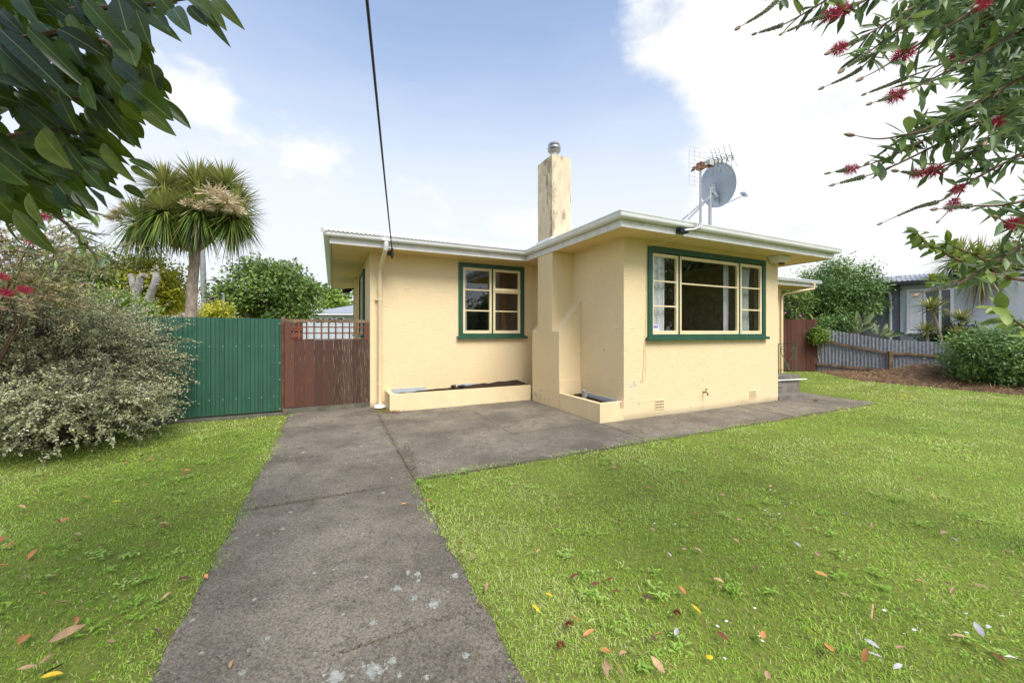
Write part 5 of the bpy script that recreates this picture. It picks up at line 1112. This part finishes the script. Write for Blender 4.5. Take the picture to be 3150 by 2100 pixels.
PM = thing('palm', 'tall palm-like cabbage tree with brown trunk at the right edge', 'tree', (at(3010, 1000, 15).x, 15, 0), False)
part(MB().tube([(at(3010, 1000, 15).x, 15, 0), at(3008, 960, 15), at(3010, 830, 15)], [.24, .22, .2], 12), 'trunk', M_twig, PM, True)
foliage(PM, cat_(head(tuple(at(3010, 820, 15)), 420, 1.3, .055, -.7), head(tuple(at(3080, 810, 15.4)), 240, 1.25, .055, -.6), head(tuple(at(2950, 800, 15.2)), 200, 1.1, .055, -.6)), G_sword, 'sword_leaves')
foliage(PM, head(tuple(at(3010, 850, 15)), 140, 1.0, .05, -1, -.3), G_skirt, 'dead_leaf_skirt')
tree('hedge_bush', 'dense green garden bush at the right edge in front of the iron fence', 'shrub', (at(3130, 1100, 10.2).x, 10.2, .85), (1.6, 1.3, .85), (at(3130, 1100, 10.2).x, 10.2, 0), 230, 85, .085, .045, .16, G_bush, .08)
tree('garden_tree', 'leafy tree behind the palm trunk at the right edge', 'tree', at(3090, 960, 17), (2.6, 1.2, 1.5), (at(3090, 960, 17).x, 17, 0), 170, 70, .15, .075, .26, G_bush, .15)
tree('garden_bush', 'dark green bush behind the iron fence below the white window', 'shrub', at(2925, 1040, 14.6), (1.0, .5, .55), (at(2925, 1040, 14.6).x, 14.6, 0), 60, 60, .12, .06, .18, G_dark, .06)
tree('backdrop_tree', 'far dark tree rising behind the palm at the right edge', 'tree', at(3170, 850, 24), (2.2, 1.5, 2.4), (at(3170, 850, 24).x, 24, 0), 60, 50, .3, .2, .4, G_dark, .2)
# what the windows reflect: trees on the far side of the street behind the camera
for i, (x, y, h, r, lb) in enumerate(((19.5, 6.6, 7.4, 2.6, 'tall dark tree outside the frame to the right beyond the fence'), (19, 3.6, 7.0, 2.3, 'broad dark tree outside the frame to the right'), (17.5, .2, 4.2, 1.6, 'small round tree outside the frame to the right'),
                                      (12, -7, 4.4, 1.5, 'bushy street tree behind the camera'), (15.5, -5.5, 4.0, 1.3, 'small street tree behind the camera to the right'))):
    tree('street_tree', lb, 'tree', (x, y, h * .55), (r, r * .8, h * .48), (x, y, 0), 130, 60, .34, .2, .5, G_mid, .2)

# ------------------------------------------------------------------ lawn: grass blades, weeds, flowers
def mulch_np(x, y): return np.where(y > 11.8, x > 10.9 + (y - 11.8) * .3, (x - 10.9) * 2.7 + (y - 11.8) * 1.4 > 0)
def on_lawn(x, y, mar=0.):
    u = x * CT + y * ST; v = -x * ST + y * CT; w = (vnoise(u * 2.3 + 9, v * 2.3) - .38) * .16 + (vnoise(u * 9, v * 9 + 4) - .5) * .10 + mar
    drive = (u > -.70 + w) & (u < .745 - w) & (v < 8.2); court = (u > .7) & (u < 10.45 - w) & (v > 3.90 + w) & (v < 5.1 - w * .5); hse = (u > .7) & (u < 10.95) & (v > 4.9); back = (v > 8.03 + w * .3) & (u < 9)
    return ~(drive | court | hse | back | mulch_np(x, y))
parts_ = []
for y0, y1, dens, Lm, wd in ((1.05, 1.9, 12500, .021, .0030), (1.9, 2.9, 10500, .022, .0034), (2.9, 4.4, 6200, .024, .0046), (4.4, 6.5, 2900, .027, .0070), (6.5, 9.5, 1150, .031, .011), (9.5, 14.8, 420, .036, .018)):
    n = int((y1 * y1 - y0 * y0) * 1.55 * dens); y = np.sqrt(rng.uniform(y0 * y0, y1 * y1, n)); x = rng.uniform(-1.55, 1.55, n) * y
    k = on_lawn(x, y); x, y = x[k], y[k]; n = len(x)
    big = vnoise(x * .8 + 3, y * .8); med = vnoise(x * 3.1, y * 3.1 + 11); sm = vnoise(x * 11, y * 11)
    sm = .5 * sm + .5 * vnoise(x * 24 + 3, y * 24); k = rng.random(n) < .30 + 1.1 * sm; x, y, big, med = x[k], y[k], big[k], med[k]; n = len(x)
    a = vnoise(x * 2.2 + 30, y * 2.2) * 6 + rng.normal(size=n) * 2.2; lean = rng.uniform(.2, 1.8, n); d = np.stack([np.cos(a) * lean, np.sin(a) * lean, np.ones(n)], 1)
    t = np.clip(-.12 + .75 * big + .38 * med + rng.normal(size=n) * .20, 0, .92); t = np.where(rng.random(n) < .035, 1.0, t)
    uu = x * CT + y * ST; vv = -x * ST + y * CT; on = ((uu > -.71) & (uu < .75)) | ((uu > .7) & (uu < 10.5) & (vv > 3.88)); parts_.append(blades(np.stack([x, y, np.where(on, -.006, -.029)], 1), d, Lm * np.where(rng.random(n) < .04, 2.0, 1.0) * rng.uniform(.5, 1.6, n) * (.55 + .9 * med), wd * rng.uniform(.7, 1.3, n), rng.uniform(.1, .5, n), t))
V, Fc, T = cat_(*parts_); gr = link('grass', npmesh('grass', V, Fc, M_grass, T)); tag(gr, 'short mown lawn grass on both sides of the concrete path', 'grass', None, 'stuff')
# clover and broad weeds
n = 60000; y = np.sqrt(rng.uniform(1.2, 64, n)); x = rng.uniform(-1.5, 1.5, n) * y; k = on_lawn(x, y, .02) & (vnoise(x * 1.7 + 5, y * 1.7 + 2) + .35 * vnoise(x * 7, y * 7) > .62); x, y = x[k], y[k]; n = len(x)
a = rng.uniform(0, 6.283, n); d = np.stack([np.cos(a), np.sin(a), rng.uniform(-.2, .5, n)], 1)
cl = leafcloud(np.stack([x, y, rng.uniform(-.008, .012, n)], 1), d, np.array([0, 0, 1.]) + rng.normal(size=(n, 3)) * .35, rng.uniform(.008, .017, n), rng.uniform(.007, .013, n), np.clip(rng.normal(.45, .25, n), 0, 1), mid=.55)
cen = [ground(*z8(x, y)) for x, y in ((150, 690), (200, 920), (540, 890), (500, 1000), (100, 780), (1550, 990), (1180, 690), (1860, 870), (2100, 650), (650, 1330), (1900, 1260), (560, 1120), (870, 620), (350, 900), (620, 1250), (1400, 1280), (60, 680), (260, 1000), (1480, 840), (1300, 830), (420, 1150), (780, 900))] + \
      [ground(*z9(x, y)) for x, y in ((900, 920), (640, 940), (830, 940), (580, 1200), (960, 330), (1060, 520), (200, 740), (620, 790), (980, 830), (700, 1180))]
for _ in range(150):
    y = math.sqrt(random.uniform(1.5, 45)); cen.append(Vector((random.uniform(-1.3, 1.3) * y, y, 0)))
ws = []
for c in cen:
    if not on_lawn(np.array([c.x]), np.array([c.y]), .05)[0]: continue
    for _ in range(random.choice((1, 2, 3))):
        cx_, cy_ = c.x + random.gauss(0, .07), c.y + random.gauss(0, .07); k = random.randint(7, 12); a = rng.uniform(0, 6.283, k); R = random.uniform(.022, .05); tn = random.random()
        ws.append(leafcloud(np.tile([cx_, cy_, -.002], (k, 1)) + rng.normal(size=(k, 3)) * np.array([.022, .022, .005]), np.stack([np.cos(a), np.sin(a), rng.uniform(.05, .45, k)], 1), np.tile([0, 0, 1.], (k, 1)), rng.uniform(.7, 1.2, k) * R, R * rng.uniform(.30, .5, k), np.clip(tn + rng.normal(size=k) * .15, 0, 1), .2, .6))
V, Fc, T = cat_(cl, *ws); tag(link('weeds', npmesh('weeds', V, Fc, M_weed, T)), 'patches of clover and broad leaved weeds growing through the lawn', 'weeds', None, 'stuff')
def dots(spots, mat, name, label, cat, size):
    Vs = []; Fs = []; k = 0
    for (x, y) in spots:
        r = size * random.uniform(.7, 1.3); z = random.uniform(.008, .028); tl = (random.uniform(-.4, .4), random.uniform(-.5, .1)); 
        for i in range(7): a = i * .8976; Vs.append((x + r * math.cos(a), y + r * math.sin(a), z + r * (tl[0] * math.cos(a) + tl[1] * math.sin(a))))
        Vs.append((x, y, z + r * .35)); Fs += [(k + i, k + (i + 1) % 7, k + 7) for i in range(7)]; k += 8
    tag(link(name, npmesh(name, Vs, Fs, mat)), label, cat, None, 'stuff')
sp_ = []
for x, y, s, n in ((820, 280, 60, 16), (1100, 630, 40, 8), (680, 380, 40, 7), (1200, 580, 30, 6), (1380, 160, 60, 12), (1330, 300, 50, 6), (1400, 390, 60, 8), (2130, 230, 90, 14), (1780, 120, 120, 26), (960, 220, 40, 6), (620, 660, 90, 7), (2000, 1100, 200, 7), (880, 1200, 200, 7), (1050, 480, 150, 10), (2100, 40, 120, 40), (1500, 60, 100, 20)):
    for _ in range(n):
        p = ground(*z8(x + random.gauss(0, s), max(-35, y + random.gauss(0, s * .4))))
        if on_lawn(np.array([p.x]), np.array([p.y]))[0]: sp_.append((p.x, p.y))
for _ in range(90):
    p = ground(random.uniform(2500, 3140), random.uniform(1160, 1290)); 
    if on_lawn(np.array([p.x]), np.array([p.y]))[0]: sp_.append((p.x, p.y))
dots(sp_, M_petal, 'daisies', 'tiny white daisies scattered through the lawn', 'daisies', .0072)
sp_ = []
for _ in range(120):
    p = ground(random.gauss(2740, 95), random.gauss(1222, 14))
    if on_lawn(np.array([p.x]), np.array([p.y]))[0]: sp_.append((p.x, p.y))
for x, y in ((590, 40), (745, 95), (2052, 998)): p = ground(*z7(x + 900, y + 300)); sp_.append((p.x, p.y))
dots(sp_, M_yflower, 'yellow_flowers', 'small yellow flowers on the lawn near the path end', 'flowers', .014)

# fallen leaves, one object each
FLM = {}
for kk in FL: FLM[kk] = [leafmesh('fallen_leaf', .075, w, FL[kk], 6, dr, fo, .5) for w, dr, fo in ((.026, .25, .5), (.030, -.15, .35), (.020, .1, .7))]
FALLEN = []
WORD = dict(tan='dry tan leaf', orange='dry orange leaf', brown='dark brown leaf', red='reddish brown leaf', white='pale silvery leaf', yellow='yellow leaf', green='pale green leaf')
def fallen(px, py, kind, size=1.0, label=None):
    p = ground(px, py); o = bpy.data.objects.new('fallen_leaf', random.choice(FLM[kind])); COL.objects.link(o); o.data.name = 'fallen_leaf'
    lawn = on_lawn(np.array([p.x]), np.array([p.y]))[0]
    o.location = (p.x, p.y, random.uniform(.010, .020) if lawn else .010); o.rotation_euler = (random.gauss(0, .3), random.gauss(-.12, .22), random.uniform(0, 6.28)); o.scale = (size,) * 3
    o['category'] = 'leaf'; o['group'] = 'fallen leaves on the lawn and path'
    if label: o['label'] = label; return
    side = 'left-hand' if wh(p.x, p.y)[0] < 0 else 'right-hand'
    zone = 'bottom of' if p.y < 2.15 else ('lower part of' if p.y < 2.75 else ('middle of' if p.y < 3.8 else 'far end of'))
    FALLEN.append((o, kind, (zone + ' ' + side + ' lawn') if lawn else 'concrete path edge', px))
NUM = ['first', 'second', 'third', 'fourth', 'fifth', 'sixth', 'seventh', 'eighth', 'ninth', 'tenth', 'eleventh', 'twelfth', 'thirteenth', 'fourteenth', 'fifteenth', 'sixteenth', 'seventeenth', 'eighteenth', 'nineteenth', 'twentieth']
def label_fallen():
    B = {}
    for f in FALLEN: B.setdefault(f[1:3], []).append(f)
    for (kind, where), L in B.items():
        L.sort(key=lambda f: f[3])
        for i, f in enumerate(L):
            f[0]['label'] = ('only ' + WORD[kind] + ' at ' + where) if len(L) == 1 else ('%s from left of %d %ss, %s' % (NUM[min(i, 19)], len(L), WORD[kind].replace('leaf', 'leave'), where))
for x, y, kk in ((510, 425, 'tan'), (665, 470, 'orange'), (350, 458, 'tan'), (465, 488, 'orange'), (825, 530, 'tan'), (430, 320, 'tan'), (290, 383, 'tan'), (320, 650, 'brown'), (1020, 343, 'brown'), (1090, 480, 'tan'), (905, 745, 'tan'), (672, 800, 'tan'), (515, 715, 'tan'),
                 (1600, 695, 'tan'), (1180, 912, 'tan'), (1020, 885, 'brown'), (845, 1005, 'tan'), (665, 1035, 'orange'), (555, 1078, 'orange'), (335, 1020, 'red'), (305, 955, 'red'), (190, 975, 'red'), (85, 955, 'red'), (445, 1035, 'brown'), (820, 1215, 'red'), (1055, 1220, 'orange'), (548, 1228, 'orange'),
                 (1550, 1378, 'orange'), (1075, 1415, 'tan'), (350, 1440, 'tan'), (275, 1450, 'tan'), (295, 1320, 'orange'), (520, 1275, 'brown'), (1495, 1050, 'tan'), (1375, 938, 'orange'), (1310, 808, 'tan'), (1440, 812, 'brown'), (1745, 500, 'brown'), (1925, 552, 'tan'), (1935, 725, 'tan'),
                 (1985, 685, 'brown'), (1955, 965, 'tan'), (2310, 825, 'tan'), (2270, 1375, 'red'), (1835, 438, 'red'), (1405, 895, 'red'), (395, 742, 'tan'), (690, 625, 'orange'), (805, 620, 'brown'), (1200, 560, 'tan'), (950, 660, 'tan'), (30, 525, 'orange'), (75, 525, 'tan'), (30, 600, 'tan'),
                 (700, 790, 'tan'), (800, 950, 'tan'), (210, 1210, 'orange'), (130, 1165, 'orange'), (330, 1335, 'tan'), (255, 1360, 'tan'), (560, 1425, 'tan'), (1330, 1230, 'orange'), (1760, 1295, 'tan'), (1985, 1235, 'tan'), (2180, 1005, 'tan'), (2010, 990, 'tan'), (1875, 980, 'tan'),
                 (625, 1195, 'white'), (1700, 1410, 'white'), (2150, 1250, 'white'), (2170, 1200, 'white'), (1195, 765, 'white'), (1480, 622, 'white'), (575, 815, 'white'), (1985, 742, 'white'), (1632, 1305, 'white'), (1565, 1315, 'white'), (2335, 1365, 'white'), (2340, 1315, 'white'), (2340, 730, 'white'),
                 (1570, 630, 'white'), (1710, 575, 'green'), (218, 1160, 'green'), (418, 1330, 'green')): fallen(*z8(x, y), kk, random.uniform(.65, 1.0))
for x, y, kk in ((660, 1345, 'tan'), (225, 1540, 'brown'), (885, 1090, 'brown'), (975, 1065, 'tan'), (855, 1280, 'brown'), (720, 680, 'brown'), (395, 638, 'orange'), (340, 665, 'brown'), (458, 585, 'tan'), (835, 313, 'orange'), (872, 295, 'tan'), (705, 318, 'orange'), (257, 1080, 'orange'),
                 (470, 520, 'orange'), (795, 457, 'orange'), (120, 640, 'tan'), (470, 765, 'red'), (310, 1420, 'tan'), (140, 993, 'tan'), (1005, 995, 'brown'), (955, 670, 'tan'), (215, 820, 'orange'), (435, 1200, 'orange'), (55, 910, 'orange'), (690, 410, 'brown'), (860, 400, 'brown'), (1050, 400, 'red'),
                 (145, 585, 'tan'), (100, 770, 'orange'), (20, 745, 'orange'), (270, 975, 'orange'), (190, 540, 'tan'), (420, 735, 'tan'), (615, 790, 'brown'), (925, 630, 'brown'), (905, 700, 'red'), (1065, 205, 'orange'), (1085, 365, 'orange'), (1005, 440, 'tan'), (955, 228, 'tan'), (395, 1120, 'tan'), (210, 1490, 'tan')):
    fallen(*z9(x, y), kk, random.uniform(.7, 1.1))
fallen(*z8(745, 1127), 'yellow', .85, 'largest bright yellow fallen leaf on the right-hand lawn'); fallen(*z8(1365, 1272), 'orange', 1.1, 'large cupped orange leaf lying alone near the bottom of the right-hand lawn')
fallen(*z9(100, 1375), 'orange', 1.35, 'big orange brown leaf at the bottom left corner of the lawn'); fallen(*z9(275, 1355), 'tan', 1.6, 'long tan curled leaf beside the big orange brown leaf at bottom left')
fallen(*z9(360, 1530), 'yellow', 1.1, 'slim pale yellow leaf at the very bottom of the left-hand lawn'); fallen(*z9(690, 548), 'yellow', .8, 'small yellow leaf on the left-hand lawn below the shrub')
fallen(*z7(2155, 990), 'yellow', .75, 'upright yellow leaf near the path edge on the right-hand lawn'); fallen(*z7(2095, 1047), 'yellow', .9, 'flat golden leaf close to the path edge on the right-hand lawn')
fallen(*z7(1490, 550), 'orange', .7, 'curled orange leaf at the right edge of the path'); fallen(*z7(640, 1350), 'tan', .7, 'pale pinkish leaf on the path near the bottom of the photo')
for x, y, kk in ((1765, 750, 'red'), (1750, 785, 'tan'), (1805, 825, 'tan'), (2135, 775, 'tan'), (1645, 548, 'tan'), (1805, 640, 'brown'), (1615, 528, 'orange'), (1870, 980, 'tan'), (530, 915, 'orange'), (1625, 490, 'tan'), (1760, 470, 'tan')): fallen(*z7(x, y), kk, random.uniform(.6, .9))
label_fallen()
for (x, y), lb in (((82, 1182), 'rusty brown seed cone on the lawn near the path'), ((622, 1125), 'rusty brown seed cone beside the bright yellow leaf'), ((40, 1285), 'small brown seed cone at the path edge')):
    p = ground(*z8(x, y)); n = 90; d = rdir(n); d[:, 2] = np.abs(d[:, 2]); V, Fc, T = leafcloud(np.zeros((n, 3)) + d * .010, d + rdir(n) * .5, rdir(n), rng.uniform(.008, .018, n), .007, rng.random(n) * .5)
    o = link('seed_cone', npmesh('seed_cone', V, Fc, FL['red'], T)); o.location = (p.x, p.y, .012); tag(o, lb, 'seed cone')
p = ground(*z8(1590, 1150)); q = ground(*z8(1597, 1095)); solo(MB().tube([p + Vector((0, 0, .012)), q + Vector((0, 0, .03))], [.004, .005], 6), 'stick', FL['tan'], 'short pale stick lying on the right-hand lawn', 'stick', tuple(p), False)
p = ground(2510, 1234); solo(MB().blob(p + Vector((0, 0, .02)), (.05, .025, .018), 8, jit=.3), 'scrap', M_green, 'small green scrap lying on the path beside the steps', 'litter', tuple(p), False)
p = ground(1207, 1268); n = 500; P = np.stack([p.x + rng.normal(size=n) * .10, p.y + rng.normal(size=n) * .05, rng.uniform(.003, .03, n)], 1); V, Fc, T = leafcloud(P, rdir(n) * np.array([1, 1, .3]), rdir(n), .03, .007, rng.random(n) * .5)
tag(link('debris', npmesh('debris', V, Fc, M_mulch, T)), 'little heap of brown debris at the foot of the downpipe', 'debris', None, 'stuff')
